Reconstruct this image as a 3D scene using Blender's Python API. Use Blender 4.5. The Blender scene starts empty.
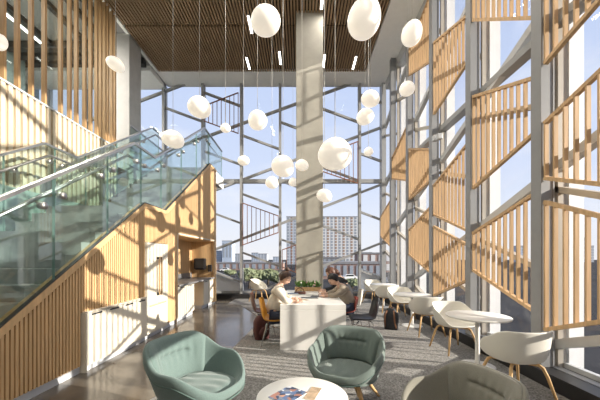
import bpy, bmesh, math, random
from mathutils import Vector, Matrix
random.seed(4)
PI = math.pi
sc = bpy.context.scene
COL = sc.collection
R = math.radians

# ------------------------------------------------------------------ helpers
class MB:
    def __init__(self):
        self.v = []; self.f = []; self.m = []; self.sm = []
    def add(self, vs, fs, mi=0, smooth=False):
        b = len(self.v)
        self.v += [tuple(p) for p in vs]
        for f in fs:
            self.f.append(tuple(b + i for i in f)); self.m.append(mi); self.sm.append(smooth)
    def box(self, x0, x1, y0, y1, z0, z1, mi=0):
        self.add([(x0,y0,z0),(x1,y0,z0),(x1,y1,z0),(x0,y1,z0),(x0,y0,z1),(x1,y0,z1),(x1,y1,z1),(x0,y1,z1)],
                 [(0,3,2,1),(4,5,6,7),(0,1,5,4),(1,2,6,5),(2,3,7,6),(3,0,4,7)], mi)
    def bar(self, a, b, w, h, up=(0,0,1), mi=0):
        # rectangular bar from a to b: w across (perpendicular to up), h along up
        a = Vector(a); b = Vector(b); d = (b - a).normalized(); up = Vector(up)
        s = d.cross(up)
        if s.length < 1e-5: s = d.cross(Vector((1,0,0)))
        s.normalize(); u = s.cross(d).normalized()
        vs = []
        for p in (a, b):
            for i, j in ((-1,-1),(1,-1),(1,1),(-1,1)):
                vs.append(p + s*(w/2*i) + u*(h/2*j))
        self.add(vs, [(3,2,1,0),(4,5,6,7),(0,1,5,4),(1,2,6,5),(2,3,7,6),(3,0,4,7)], mi)
    def tube(self, pts, r, n=8, mi=0, caps=True):
        pts = [Vector(p) for p in pts]
        rs = r if isinstance(r, (list, tuple)) else [r]*len(pts)
        rings = []; prev = None
        for i, p in enumerate(pts):
            if i == 0: d = pts[1]-pts[0]
            elif i == len(pts)-1: d = pts[-1]-pts[-2]
            else: d = (pts[i+1]-p).normalized() + (p-pts[i-1]).normalized()
            d.normalize()
            if prev is None:
                a = d.orthogonal().normalized()
            else:
                a = (prev - d*prev.dot(d))
                a = a.normalized() if a.length > 1e-6 else d.orthogonal().normalized()
            prev = a; b = d.cross(a)
            rings.append([p + (a*math.cos(2*PI*k/n) + b*math.sin(2*PI*k/n))*rs[i] for k in range(n)])
        base = len(self.v)
        vs = [q for ring in rings for q in ring]; fs = []
        for i in range(len(rings)-1):
            for k in range(n):
                fs.append((i*n+k, i*n+(k+1)%n, (i+1)*n+(k+1)%n, (i+1)*n+k))
        if caps:
            fs.append(tuple(reversed(range(n)))); fs.append(tuple((len(rings)-1)*n+k for k in range(n)))
        self.add(vs, fs, mi, True)
    def lathe(self, prof, n=32, c=(0,0,0), mi=0, smooth=True):
        vs = []; fs = []
        for r, z in prof:
            for k in range(n):
                a = 2*PI*k/n; vs.append((c[0]+r*math.cos(a), c[1]+r*math.sin(a), c[2]+z))
        for i in range(len(prof)-1):
            for k in range(n):
                fs.append((i*n+k, i*n+(k+1)%n, (i+1)*n+(k+1)%n, (i+1)*n+k))
        fs.append(tuple(reversed(range(n)))); fs.append(tuple((len(prof)-1)*n+k for k in range(n)))
        self.add(vs, fs, mi, smooth)
    def prism(self, poly, axis, a, b, mi=0, side_mi=None):
        # polygon in the two other axes (in order), extruded along axis from a to b
        n = len(poly); vs = []
        for t in (a, b):
            for p, q in poly:
                vs.append({'x': (t,p,q), 'y': (p,t,q), 'z': (p,q,t)}[axis])
        self.add(vs, [tuple(range(n)), tuple(range(2*n-1, n-1, -1))], mi)
        self.add(vs, [(k, k+n, (k+1)%n+n, (k+1)%n) for k in range(n)], mi if side_mi is None else side_mi)
    def grid(self, rows, mi=0, closed_u=False, smooth=True):
        nr = len(rows); nc = len(rows[0]); vs = [p for r in rows for p in r]; fs = []
        for i in range(nr-1):
            for k in range(nc if closed_u else nc-1):
                fs.append((i*nc+k, i*nc+(k+1)%nc, (i+1)*nc+(k+1)%nc, (i+1)*nc+k))
        self.add(vs, fs, mi, smooth)
    def ell(self, c, r, n=16, m=10, mi=0, rot=None):
        rows = []
        for i in range(m+1):
            t = PI*i/m; row = []
            for k in range(n):
                a = 2*PI*k/n
                p = Vector((math.sin(t)*math.cos(a)*r[0], math.sin(t)*math.sin(a)*r[1], -math.cos(t)*r[2]))
                if rot: p = rot @ p
                row.append(p + Vector(c))
            rows.append(row)
        self.grid(rows, mi, True)
    def build(self, name, mats, parent=None, subsurf=0, bevel=0, solid=0, weld=False, fixn=True):
        me = bpy.data.meshes.new(name)
        me.from_pydata(self.v, [], self.f)
        if not isinstance(mats, (list, tuple)): mats = [mats]
        for m in mats: me.materials.append(m)
        me.polygons.foreach_set('material_index', self.m)
        me.polygons.foreach_set('use_smooth', self.sm)
        bm = bmesh.new(); bm.from_mesh(me)
        if weld: bmesh.ops.remove_doubles(bm, verts=bm.verts, dist=1e-4)
        if fixn: bmesh.ops.recalc_face_normals(bm, faces=bm.faces)
        bm.to_mesh(me); bm.free()
        o = bpy.data.objects.new(name, me); COL.objects.link(o)
        if parent: o.parent = parent
        if solid:
            s = o.modifiers.new('solid', 'SOLIDIFY'); s.thickness = solid; s.offset = 0
        if bevel:
            s = o.modifiers.new('bevel', 'BEVEL'); s.width = bevel; s.segments = 2; s.limit_method = 'ANGLE'
        if subsurf:
            s = o.modifiers.new('sub', 'SUBSURF'); s.levels = subsurf; s.render_levels = subsurf
        return o

def tag(o, label=None, cat=None, group=None, kind=None):
    if label: o['label'] = label
    if cat: o['category'] = cat
    if group: o['group'] = group
    if kind: o['kind'] = kind
    return o
def thing(name, label, cat, loc=(0,0,0), rz=0, group=None):
    o = bpy.data.objects.new(name, None); COL.objects.link(o)
    o.empty_display_size = .1
    o.location = loc; o.rotation_euler = (0,0,rz)
    return tag(o, label, cat, group)
def struct(name, label=None):
    o = bpy.data.objects.new(name, None); COL.objects.link(o)
    o['kind'] = 'structure'
    if label: o['label'] = label
    return o
def dup(root, loc, rz, label, group=None):
    r = root.copy(); COL.objects.link(r); r.location = loc; r.rotation_euler = (0,0,rz)
    r['label'] = label
    if group: r['group'] = group
    for ch in list(root.children):
        c = ch.copy(); COL.objects.link(c); c.parent = r
        for g in ch.children:
            d = g.copy(); COL.objects.link(d); d.parent = c
    return r

# camera model: level camera at (0,0,1.5) looking +Y
F, X0, YH, H = 288.0, 301.0, 258.0, 1.5
def onX(x, y, X): Y = F*X/(x-X0); return (X, Y, H + (YH-y)/F*Y)
def onY(x, y, Y): return ((x-X0)/F*Y, Y, H + (YH-y)/F*Y)
def onZ(x, y, z): Y = F*(H-z)/(y-YH); return ((x-X0)/F*Y, Y, z)

# ------------------------------------------------------------------ materials
def base_mat(name):
    m = bpy.data.materials.new(name); m.use_nodes = True
    nt = m.node_tree; b = nt.nodes['Principled BSDF']
    return m, nt, b
def mat(name, col, rough=.5, metal=0, var=.06, scale=8, stretch=(1,1,1), bump=0, bscale=None, spec=.5, emit=None, estr=0, trans=None, sheen=0):
    m, nt, b = base_mat(name)
    b.inputs['Roughness'].default_value = rough; b.inputs['Metallic'].default_value = metal
    b.inputs['Specular IOR Level'].default_value = spec
    if sheen:
        b.inputs['Sheen Weight'].default_value = sheen; b.inputs['Sheen Roughness'].default_value = .5
    tc = nt.nodes.new('ShaderNodeTexCoord'); mp = nt.nodes.new('ShaderNodeMapping')
    mp.inputs['Scale'].default_value = stretch
    nt.links.new(tc.outputs['Object'], mp.inputs['Vector'])
    n = nt.nodes.new('ShaderNodeTexNoise'); n.inputs['Scale'].default_value = scale; n.inputs['Detail'].default_value = 4
    nt.links.new(mp.outputs[0], n.inputs['Vector'])
    cr = nt.nodes.new('ShaderNodeValToRGB')
    lo = [max(0, c*(1-var)) for c in col[:3]]+[1]; hi = [min(1, c*(1+var)) for c in col[:3]]+[1]
    cr.color_ramp.elements[0].position = .3; cr.color_ramp.elements[1].position = .7
    cr.color_ramp.elements[0].color = lo; cr.color_ramp.elements[1].color = hi
    nt.links.new(n.outputs['Fac'], cr.inputs['Fac']); nt.links.new(cr.outputs['Color'], b.inputs['Base Color'])
    if bump:
        n2 = nt.nodes.new('ShaderNodeTexNoise'); n2.inputs['Scale'].default_value = bscale or scale*4; n2.inputs['Detail'].default_value = 3
        nt.links.new(mp.outputs[0], n2.inputs['Vector'])
        bp = nt.nodes.new('ShaderNodeBump'); bp.inputs['Strength'].default_value = bump; bp.inputs['Distance'].default_value = .01
        nt.links.new(n2.outputs['Fac'], bp.inputs['Height']); nt.links.new(bp.outputs[0], b.inputs['Normal'])
    if emit:
        b.inputs['Emission Color'].default_value = (*emit, 1); b.inputs['Emission Strength'].default_value = estr
    return m
def wood(name, col, var=.22, rough=.55, stretch=(14,14,.9), scale=2.2):
    return mat(name, col, rough, var=var, scale=scale, stretch=stretch, bump=.05, bscale=6, spec=.3)
def glass(name, tint, ior=1.45, refl_rough=0.0, extra=0.0):
    m = bpy.data.materials.new(name); m.use_nodes = True; nt = m.node_tree
    for n in list(nt.nodes): nt.nodes.remove(n)
    out = nt.nodes.new('ShaderNodeOutputMaterial'); mx = nt.nodes.new('ShaderNodeMixShader')
    tr = nt.nodes.new('ShaderNodeBsdfTransparent'); tr.inputs[0].default_value = (*tint, 1)
    gl = nt.nodes.new('ShaderNodeBsdfGlossy'); gl.inputs['Roughness'].default_value = refl_rough
    fr = nt.nodes.new('ShaderNodeFresnel'); fr.inputs['IOR'].default_value = ior
    # leaving the pane the light sees the inverse index, so both skins mirror alike
    ge = nt.nodes.new('ShaderNodeNewGeometry'); mi = nt.nodes.new('ShaderNodeMix')
    mi.inputs[2].default_value = ior; mi.inputs[3].default_value = 1/ior
    nt.links.new(ge.outputs['Backfacing'], mi.inputs[0]); nt.links.new(mi.outputs[0], fr.inputs['IOR'])
    nt.links.new(fr.outputs[0], mx.inputs[0])
    nt.links.new(tr.outputs[0], mx.inputs[1]); nt.links.new(gl.outputs[0], mx.inputs[2]); nt.links.new(mx.outputs[0], out.inputs[0])
    return m

M = {}
M['oak'] = wood('pale oak', (.60,.40,.21), var=.14)
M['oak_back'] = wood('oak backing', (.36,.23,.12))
M['oak_cream'] = wood('pale limed timber', (.60,.52,.40), var=.08)
M['oak_cream_back'] = wood('limed backing', (.44,.34,.23), var=.08)
M['oak_screen'] = wood('screen timber', (.58,.385,.21), var=.16)
M['oak_fin'] = wood('fin timber', (.42,.255,.125))
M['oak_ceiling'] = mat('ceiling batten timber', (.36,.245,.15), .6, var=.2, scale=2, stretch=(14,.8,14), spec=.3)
M['ceiling_gap'] = mat('dark ceiling void', (.035,.026,.02), .9)
M['oak_leg'] = wood('chair leg oak', (.62,.40,.19))
M['rust'] = mat('reddish timber rail', (.26,.12,.075), .5)
M['white_plaster'] = mat('white soffit', (.92,.92,.90), .85, var=.02)
M['white_wall'] = mat('white wall paint', (.72,.71,.69), .85, var=.02)
M['grey_steel'] = mat('grey painted steel', (.33,.335,.34), .45, var=.04, metal=.0)
M['post'] = mat('mid grey painted post', (.27,.272,.275), .5, var=.03)
M['steel_light'] = mat('light grey aluminium', (.52,.53,.54), .45, var=.04)
M['white_fin'] = mat('white aluminium fin', (.80,.80,.80), .5, var=.02)
M['beige_frame'] = mat('bronze grey frame', (.46,.42,.36), .5, var=.04)
M['black_plinth'] = mat('black convector casing', (.018,.018,.02), .45, var=.2)
M['dark_line'] = mat('black gasket', (.03,.03,.032), .6)
M['chrome'] = mat('brushed stainless steel', (.52,.51,.50), .36, metal=1, var=.05)
M['toe'] = mat('pale grey skirting', (.55,.57,.60), .5, var=.03)
M['cream_lam'] = mat('cream laminate', (.68,.63,.53), .45, var=.02)
M['stair_dark'] = mat('dark grey stair finish', (.36,.38,.38), .6, var=.1)
M['wall_shade'] = mat('grey green painted shade', (.40,.45,.43), .8, var=.03)  # shade on the lower far stair wall, put into its colour
M['counter'] = mat('grey quartz worktop', (.22,.22,.225), .35, var=.12, scale=60)
M['black_plastic'] = mat('black plastic', (.02,.02,.022), .35, var=.1)
M['black_seat'] = mat('black shell plastic', (.025,.027,.032), .4, var=.1)
M['white_table'] = mat('white solid surface', (.80,.79,.76), .35, var=.015)
M['white_shell'] = mat('warm white shell plastic', (.70,.68,.62), .45, var=.02)
M['yellow_shell'] = mat('mustard yellow shell plastic', (.72,.33,.03), .4, var=.04)
M['red_shell'] = mat('brick red shell plastic', (.42,.09,.06), .4, var=.04)
M['brown_shell'] = mat('dark brown shell plastic', (.10,.04,.03), .4, var=.06)
M['wire'] = mat('chrome wire', (.55,.54,.52), .25, metal=1)
M['teal'] = mat('sage teal wool', (.135,.19,.18), .9, var=.14, scale=220, bump=.25, bscale=260, spec=.15, sheen=.25)
M['sage'] = mat('sage wool', (.145,.183,.168), .9, var=.14, scale=220, bump=.25, bscale=260, spec=.15, sheen=.25)
M['olive'] = mat('olive grey wool', (.225,.218,.185), .9, var=.14, scale=220, bump=.25, bscale=260, spec=.15, sheen=.25)
M['piping'] = mat('dark green piping', (.10,.16,.145), .9)
M['led'] = mat('light diffuser', (.9,.9,.9), .5, emit=(1,.97,.9), estr=6)
M['opal'] = mat('opal glass shade', (.86,.83,.77), .35, var=.0, emit=(1,.90,.76), estr=.42)
M['cord'] = mat('pale lamp cord', (.62,.60,.56), .5)
M['brick'] = mat('red brick', (.30,.205,.175), .9, var=.15, scale=3)
M['soil'] = mat('soil', (.08,.055,.04), .95)
M['leaf'] = mat('leaf green', (.10,.22,.045), .6, var=.35, scale=6)
M['leaf2'] = mat('dull tree green', (.19,.22,.12), .8, var=.35, scale=.5)
M['bark'] = mat('tree bark', (.10,.075,.055), .9)
M['paper'] = mat('white paper', (.82,.82,.80), .7, var=.02)
M['skin'] = mat('light skin', (.60,.38,.28), .55, var=.04)
M['hair_brown'] = mat('dark brown hair', (.055,.028,.018), .5, var=.3, scale=40, stretch=(4,4,1))
M['hair_black'] = mat('black hair', (.012,.011,.012), .45, var=.3, scale=40)
M['hair_auburn'] = mat('auburn hair', (.09,.035,.02), .5, var=.3, scale=40)
M['lip'] = mat('lips', (.40,.16,.13), .5)
M['cream_cloth'] = mat('cream jacket cloth', (.74,.67,.57), .9, var=.06, scale=30, bump=.3, bscale=25)
M['beige_cloth'] = mat('beige knitted wool', (.34,.29,.23), .95, var=.1, scale=60, bump=.4, bscale=90)
M['dark_cloth'] = mat('charcoal coat cloth', (.03,.031,.036), .9, var=.2, scale=40)
M['jeans'] = mat('dark blue denim', (.035,.045,.08), .9, var=.2, scale=60)
M['shoe'] = mat('dark leather shoe', (.03,.022,.02), .4)
M['bag_red'] = mat('maroon nylon', (.075,.02,.018), .75, var=.2, scale=30, bump=.2)
M['bag_grey'] = mat('charcoal nylon', (.035,.037,.042), .75, var=.2, scale=30, bump=.2)
M['bag_tan'] = mat('tan leather trim', (.22,.10,.05), .6)
M['blue_cover'] = mat('blue book cover', (.07,.14,.28), .5)
M['dark_cover'] = mat('dark grey magazine cover', (.10,.11,.13), .4, var=.5, scale=25)
M['tan_cover'] = mat('tan magazine cover', (.45,.33,.22), .4, var=.35, scale=20)
M['plum'] = mat('brown felt', (.10,.045,.035), .8)
M['glass_win'] = glass('clear window glass', (.975,.98,.985), 1.22)
M['glass_stair'] = glass('green tinted glass', (.875,.94,.925), 1.72)
M['glass_edge'] = mat('green glass edge', (.20,.33,.30), .2, var=.02)
M['glass_office'] = glass('grey green office glass', (.86,.90,.89), 1.5)
M['spandrel'] = mat('pale grey spandrel panel', (.84,.87,.92), .35, var=.02)
M['office_ceiling'] = mat('grey office ceiling', (.30,.295,.285), .9, var=.05)
M['office_dark'] = mat('dark service zone', (.05,.05,.05), .9, var=.2)
M['office_wall'] = mat('green grey partition', (.20,.25,.235), .4, var=.05)
M['asphalt'] = mat('asphalt', (.05,.05,.053), .95, var=.25, scale=.15, spec=.03)
M['roof_grey'] = mat('grey roof felt', (.22,.22,.23), .9, var=.1, scale=1)
M['tower_white'] = mat('pale concrete cladding', (.62,.62,.62), .8, var=.04)
M['tower_brown'] = mat('brown cladding', (.30,.21,.16), .8, var=.06)
M['tower_glass'] = mat('dull window glass', (.27,.30,.34), .5, var=.15)
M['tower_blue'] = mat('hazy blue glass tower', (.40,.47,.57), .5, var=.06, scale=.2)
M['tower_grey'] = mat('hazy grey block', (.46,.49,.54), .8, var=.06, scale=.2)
M['car_white'] = mat('white car paint', (.7,.7,.7), .3); M['car_grey'] = mat('grey car paint', (.2,.21,.23), .3)
M['car_glass'] = mat('dark car glass', (.03,.035,.04), .15); M['tyre'] = mat('tyre rubber', (.02,.02,.02), .9)

# concrete column with board marks
def concrete(name, col):
    m, nt, b = base_mat(name); b.inputs['Roughness'].default_value = .8
    tc = nt.nodes.new('ShaderNodeTexCoord')
    n = nt.nodes.new('ShaderNodeTexNoise'); n.inputs['Scale'].default_value = 1.6; n.inputs['Detail'].default_value = 8; n.inputs['Roughness'].default_value = .65
    nt.links.new(tc.outputs['Object'], n.inputs['Vector'])
    cr = nt.nodes.new('ShaderNodeValToRGB'); e = cr.color_ramp.elements
    e[0].position = .3; e[1].position = .75
    e[0].color = (*[c*.82 for c in col], 1); e[1].color = (*[c*1.12 for c in col], 1)
    nt.links.new(n.outputs['Fac'], cr.inputs['Fac']); nt.links.new(cr.outputs[0], b.inputs['Base Color'])
    return m
M['concrete'] = concrete('fair faced concrete', (.37,.355,.31))
M['concrete_grey'] = concrete('grey concrete', (.46,.46,.45))

def floor_mat():
    m, nt, b = base_mat('polished concrete'); b.inputs['Roughness'].default_value = .16; b.inputs['Specular IOR Level'].default_value = .6
    tc = nt.nodes.new('ShaderNodeTexCoord')
    n = nt.nodes.new('ShaderNodeTexNoise'); n.inputs['Scale'].default_value = .9; n.inputs['Detail'].default_value = 7; n.inputs['Roughness'].default_value = .6
    nt.links.new(tc.outputs['Object'], n.inputs['Vector'])
    cr = nt.nodes.new('ShaderNodeValToRGB'); e = cr.color_ramp.elements; e[0].position = .3; e[1].position = .72
    e[0].color = (.085,.073,.06,1); e[1].color = (.18,.155,.125,1)
    nt.links.new(n.outputs['Fac'], cr.inputs['Fac']); nt.links.new(cr.outputs[0], b.inputs['Base Color'])
    n2 = nt.nodes.new('ShaderNodeTexNoise'); n2.inputs['Scale'].default_value = 2.5; n2.inputs['Detail'].default_value = 3
    nt.links.new(tc.outputs['Object'], n2.inputs['Vector'])
    mr = nt.nodes.new('ShaderNodeMapRange'); mr.inputs[3].default_value = .10; mr.inputs[4].default_value = .26
    nt.links.new(n2.outputs['Fac'], mr.inputs[0]); nt.links.new(mr.outputs[0], b.inputs['Roughness'])
    return m
M['floor'] = floor_mat()
def carpet_mat(name, a, b_):
    m, nt, b = base_mat(name); b.inputs['Roughness'].default_value = 1; b.inputs['Specular IOR Level'].default_value = .1
    tc = nt.nodes.new('ShaderNodeTexCoord')
    n = nt.nodes.new('ShaderNodeTexNoise'); n.inputs['Scale'].default_value = 55; n.inputs['Detail'].default_value = 3
    nt.links.new(tc.outputs['Object'], n.inputs['Vector'])
    cr = nt.nodes.new('ShaderNodeValToRGB'); e = cr.color_ramp.elements; e[0].position = .35; e[1].position = .68
    e[0].color = (*a, 1); e[1].color = (*b_, 1)
    nt.links.new(n.outputs['Fac'], cr.inputs['Fac']); nt.links.new(cr.outputs[0], b.inputs['Base Color'])
    bp = nt.nodes.new('ShaderNodeBump'); bp.inputs['Strength'].default_value = .5; bp.inputs['Distance'].default_value = .004
    nt.links.new(n.outputs['Fac'], bp.inputs['Height']); nt.links.new(bp.outputs[0], b.inputs['Normal'])
    return m
M['carpet'] = carpet_mat('grey loop carpet', (.14,.137,.133), (.37,.36,.345))
def magazine_mat():
    m, nt, b = base_mat('printed cover'); b.inputs['Roughness'].default_value = .3
    tc = nt.nodes.new('ShaderNodeTexCoord')
    n = nt.nodes.new('ShaderNodeTexVoronoi'); n.inputs['Scale'].default_value = 26
    nt.links.new(tc.outputs['Object'], n.inputs['Vector'])
    cr = nt.nodes.new('ShaderNodeValToRGB'); cr.color_ramp.interpolation = 'CONSTANT'; e = cr.color_ramp.elements
    e[0].position = 0; e[0].color = (.03,.05,.10,1); e[1].position = .22; e[1].color = (.10,.16,.30,1)
    for p, c in ((.4,(.55,.28,.17,1)), (.55,(.20,.22,.27,1)), (.7,(.62,.64,.68,1)), (.85,(.36,.17,.12,1))):
        x = e.new(p); x.color = c
    sp = nt.nodes.new('ShaderNodeSeparateColor'); nt.links.new(n.outputs['Color'], sp.inputs[0])
    nt.links.new(sp.outputs[0], cr.inputs['Fac']); nt.links.new(cr.outputs[0], b.inputs['Base Color'])
    return m
M['magazine'] = magazine_mat()

# ------------------------------------------------------------------ dimensions
XL, XF, XM = -2.85, -4.41, -4.95          # stair cladding, far balustrade, mezzanine wall
XR = 2.92                                  # inner face of the right steel posts
YB = 10.70                                 # front face of the back posts
ZC = 8.0                                   # ceiling
POSTS = [-2.26, -.80, .66, 2.12, 3.58, 5.04, 6.50, 7.96, 9.42]
def stringer(Y):
    pts = [(1.5,.01),(5.26,2.49),(6.08,2.49),(9.02,4.44),(11,4.44)]
    if Y <= pts[0][0]: return pts[0][1]
    for (a,b),(c,d) in zip(pts, pts[1:]):
        if Y <= c: return b+(d-b)*(Y-a)/(c-a)
    return pts[-1][1]
RAIL = [(1.5,1.27),(4.94,3.47),(5.66,3.47),(8.55,5.37),(10.45,5.37)]
def rail(Y):
    for (a,b),(c,d) in zip(RAIL, RAIL[1:]):
        if Y <= c: return b+(d-b)*(Y-a)/(c-a)
    return RAIL[-1][1]

# ------------------------------------------------------------------ floor
b = MB(); b.box(-10, 3.3, -3.2, 11.0, -.25, 0)
tag(b.build('floor', M['floor']), 'polished brown grey concrete floor', kind='structure')
b = MB(); b.prism([(-2.1,-3.0),(2.83,-3.0),(2.83,10.55),(-2.4,10.55),(-2.4,9.25),(-1.95,9.2),(-.96,7.08),(-1.05,5.8),(-1.15,4.6),(-1.57,3.09),(-1.9,2.2)], 'z', .0, .008)
tag(b.build('floor_carpet', M['carpet']), 'grey carpet laid beside the polished concrete', kind='structure')

# ------------------------------------------------------------------ ceiling
ce = struct('ceiling')
b = MB(); b.box(-4.97, 2.27, -3.2, 10.05, ZC+.10, ZC+.2); b.build('ceiling_void', M['ceiling_gap'], ce)
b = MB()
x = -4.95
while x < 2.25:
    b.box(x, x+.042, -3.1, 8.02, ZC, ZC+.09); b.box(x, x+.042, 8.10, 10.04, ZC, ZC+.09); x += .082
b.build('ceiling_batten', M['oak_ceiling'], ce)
b = MB()
b.box(-5.06, XR+.35, 10.05, 10.95, ZC, ZC+.25); b.box(2.27, XR+.35, -3.2, 10.05, ZC, ZC+.25); b.box(-5.06, -4.97, -3.2, 10.05, ZC-.02, ZC+.25)
b.build('soffit_border', M['white_plaster'], ce)
b = MB(); b.box(-10.2, XR+.5, -3.3, 11.1, ZC+.26, ZC+.5); b.build('roof_slab', M['concrete_grey'], ce)
# office ceiling behind the fins
oc = struct('ceiling_office')
b = MB(); b.box(-10, -5.08, -3.2, 10.9, ZC+.02, ZC+.2); b.build('ceiling_panel', M['office_ceiling'], oc)
b = MB()
for xx in (-8.9, -7.6, -6.5, -5.9, -5.5): b.box(xx, xx+.12, -3, 9.6, ZC-.10, ZC+.015)
for yy in (8.6, 8.95, 9.3): b.box(-9.5, -5.1, yy, yy+.2, ZC-.22, ZC-.02)
b.build('service_duct', M['office_dark'], oc)
b = MB(); b.box(-10, -5.1, 9.75, 10.85, ZC-.16, ZC+.015); b.build('bulkhead', M['white_plaster'], oc)

# linear lights let into the timber ceiling
leds = [(-1.42, 8.5, 9.1, 'above the leftmost gap of the timber ceiling nearest its front'),
        ]
def led_at(xa, ya, xb, yb, label, i):
    A = onZ(xa, ya, ZC-.02); B = onZ(xb, yb, ZC-.02)
    X = (A[0]+B[0])/2
    t = thing('ceiling_light', label, 'ceiling light', (X, (A[1]+B[1])/2, ZC-.045), 0, 'linear lights in the timber ceiling')
    L = abs(B[1]-A[1])/2
    q = MB(); q.box(-.035,.035,-L,L,.012,.045); q.build('housing', M['steel_light'], t)
    q = MB(); q.box(-.028,.028,-L+.01,L-.01,0,.012); q.build('diffuser', M['led'], t)
for i, a in enumerate([
    (248,15,252,33,'slim line light in timber ceiling just left of the big round pendant near the top'),
    (246,57,250,69,'slim line light in timber ceiling, leftmost and close to the white border'),
    (279,51,281,64,'slim line light in timber ceiling just left of the concrete column'),
    (322,-8,322,9,'slim line light at the very top edge above the concrete column'),
    (325,54,323,67,'slim line light in timber ceiling touching the concrete column on its right'),
    (356,56,353,69,'slim line light in timber ceiling, rightmost, by the ceiling corner')]):
    led_at(*a, i)

# ------------------------------------------------------------------ left timber clad stair wall
wl = struct('wall_left')
bat = MB(); back = MB()
PITCH = .048; y = 1.62
def clad_bottom(Y):
    if 3.75 < Y < 5.25: return .79
    if 5.25 <= Y < 6.10: return 1.80
    if 6.67 < Y < 9.45: return 2.06
    return .10
while y < 9.63:
    yb = clad_bottom(y+PITCH/2); zt = min(stringer(y), stringer(y+PITCH))-.03
    if zt > yb:
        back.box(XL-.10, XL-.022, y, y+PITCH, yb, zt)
        bat.box(XL-.022, XL, y+.009, y+.009+.030, yb, zt)
    y += PITCH
# solid end panels around the niche and at the wall's end
bat.box(XL-.9, XL+.004, 9.45, 9.66, .06, 4.40)
bat.box(XL-.3, XL-.002, 6.10, 6.67, .10, 2.06)
back.build('backing_board', M['oak_back'], wl); bat.build('timber_batten', M['oak'], wl)
b = MB()
P = [(1.5,.01),(5.26,2.49),(6.08,2.49),(9.02,4.44),(9.66,4.44)]
for (a1,z1),(a2,z2) in zip(P, P[1:]):
    b.bar((XL-.05, a1, z1-.03), (XL-.05, a2, z2-.03), .125, .075, up=(0,0,1))
b.build('cap_board', M['oak'], wl)
b = MB()
for (a1,z1),(a2,z2) in zip(P, P[1:]): b.bar((XL-.02, a1, z1+.015), (XL-.02, a2, z2+.015), .05, .022)
b.build('glass_channel', M['dark_line'], wl)
b = MB(); b.box(XL-.10, XL-.03, 1.5, 3.75, 0, .10); b.box(XL-.1, XL-.03, 6.10, 6.67, 0, .10); b.box(XL-.8,XL-.03,9.45,9.64,0,.06)
tag(b.build('baseboard_left', M['toe']), kind='structure')
# wall under the stairs hides behind; niche lining
ni = struct('wall_niche')
b = MB()
b.box(XL-.82, XL-.74, 6.60, 9.46, .0, 2.10)     # back
b.box(XL-.74, XL-.02, 6.60, 6.66, .0, 2.10)     # near side
b.box(XL-.74, XL-.0, 6.66, 9.45, 2.03, 2.09)     # top
b.build('niche_lining', M['oak'], ni)
b = MB(); b.box(XL-.005, XL+.012, 6.64, 9.46, 2.05, 2.08); b.box(XL-.005, XL+.012, 6.64, 6.665, .9, 2.08); b.build('niche_trim', M['cream_lam'], ni)

# ------------------------------------------------------------------ kitchen units on the stair wall
fx = -2.80
ys = [3.77, 4.14, 4.51, 4.88, 5.25]
clab = ['cream base cabinet nearest the camera under the stair, first of four', 'cream base cabinet second from the near end of the row under the stair',
        'cream base cabinet third from the near end of the row under the stair', 'cream base cabinet next to the tall cream fridge, last of four']
for i in range(4):
    y0, y1 = ys[i], ys[i+1]
    t = thing('base_cabinet', clab[i], 'cabinet', (fx, (y0+y1)/2, 0), 0, 'cream base cabinets under the stair')
    w = (y1-y0)/2
    q = MB(); q.box(-.10, -.022, -w, w, .08, .775); q.build('carcass', M['cream_lam'], t)
    q = MB(); q.box(-.018, 0, -w+.002, w-.002, .085, .765); d = q.build('door', M['cream_lam'], t)
    q = MB(); q.box(-.004, .006, -.10, .10, .735, .757); q.build('handle', M['dark_line'], d)
    q = MB(); q.box(-.09, -.04, -w, w, 0, .08); q.build('plinth', M['toe'], t)
b = MB(); b.box(fx-.10, fx+.006, 3.755, 5.25, .777, .795); b.box(fx-.10,fx+.004,3.748,3.768,.0,.777)
tag(b.build('worktop', M['cream_lam'], bevel=.003), 'thin cream worktop over the low cabinets under the stair', 'worktop')
t = thing('refrigerator', 'tall cream panelled fridge with bar handles built into the timber wall', 'refrigerator', (-2.815, 5.68, 0))
q = MB(); q.box(-.5, -.03, -.40, .40, .10, 1.79); q.build('body', M['cream_lam'], t)
for s in (-1, 1):
    q = MB(); q.box(-.028, 0, min(0.003*s, s*.398), max(.003*s, s*.398), .62, 1.785); d = q.build('door', M['cream_lam'], t)
    q = MB(); yy = .045*s; q.bar((.045, yy, .78), (.045, yy, 1.52), .022, .022)
    q.build('handle', M['oak'], d)
    for zz in (.80, 1.50):
        q = MB(); q.box(.0, .05, yy-.022, yy+.022, zz-.022, zz+.022); q.build('handle_bracket', M['dark_line'], d)
q = MB(); q.box(-.028, 0, -.398, .398, .09, .612); d = q.build('drawer', M['cream_lam'], t)
q = MB(); q.box(-.002, .008, -.33, .33, .585, .607); q.build('drawer_handle', M['oak'], d)
q = MB(); q.box(-.4, -.05, -.4, .4, 0, .09); q.build('plinth', M['toe'], t)

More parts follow.
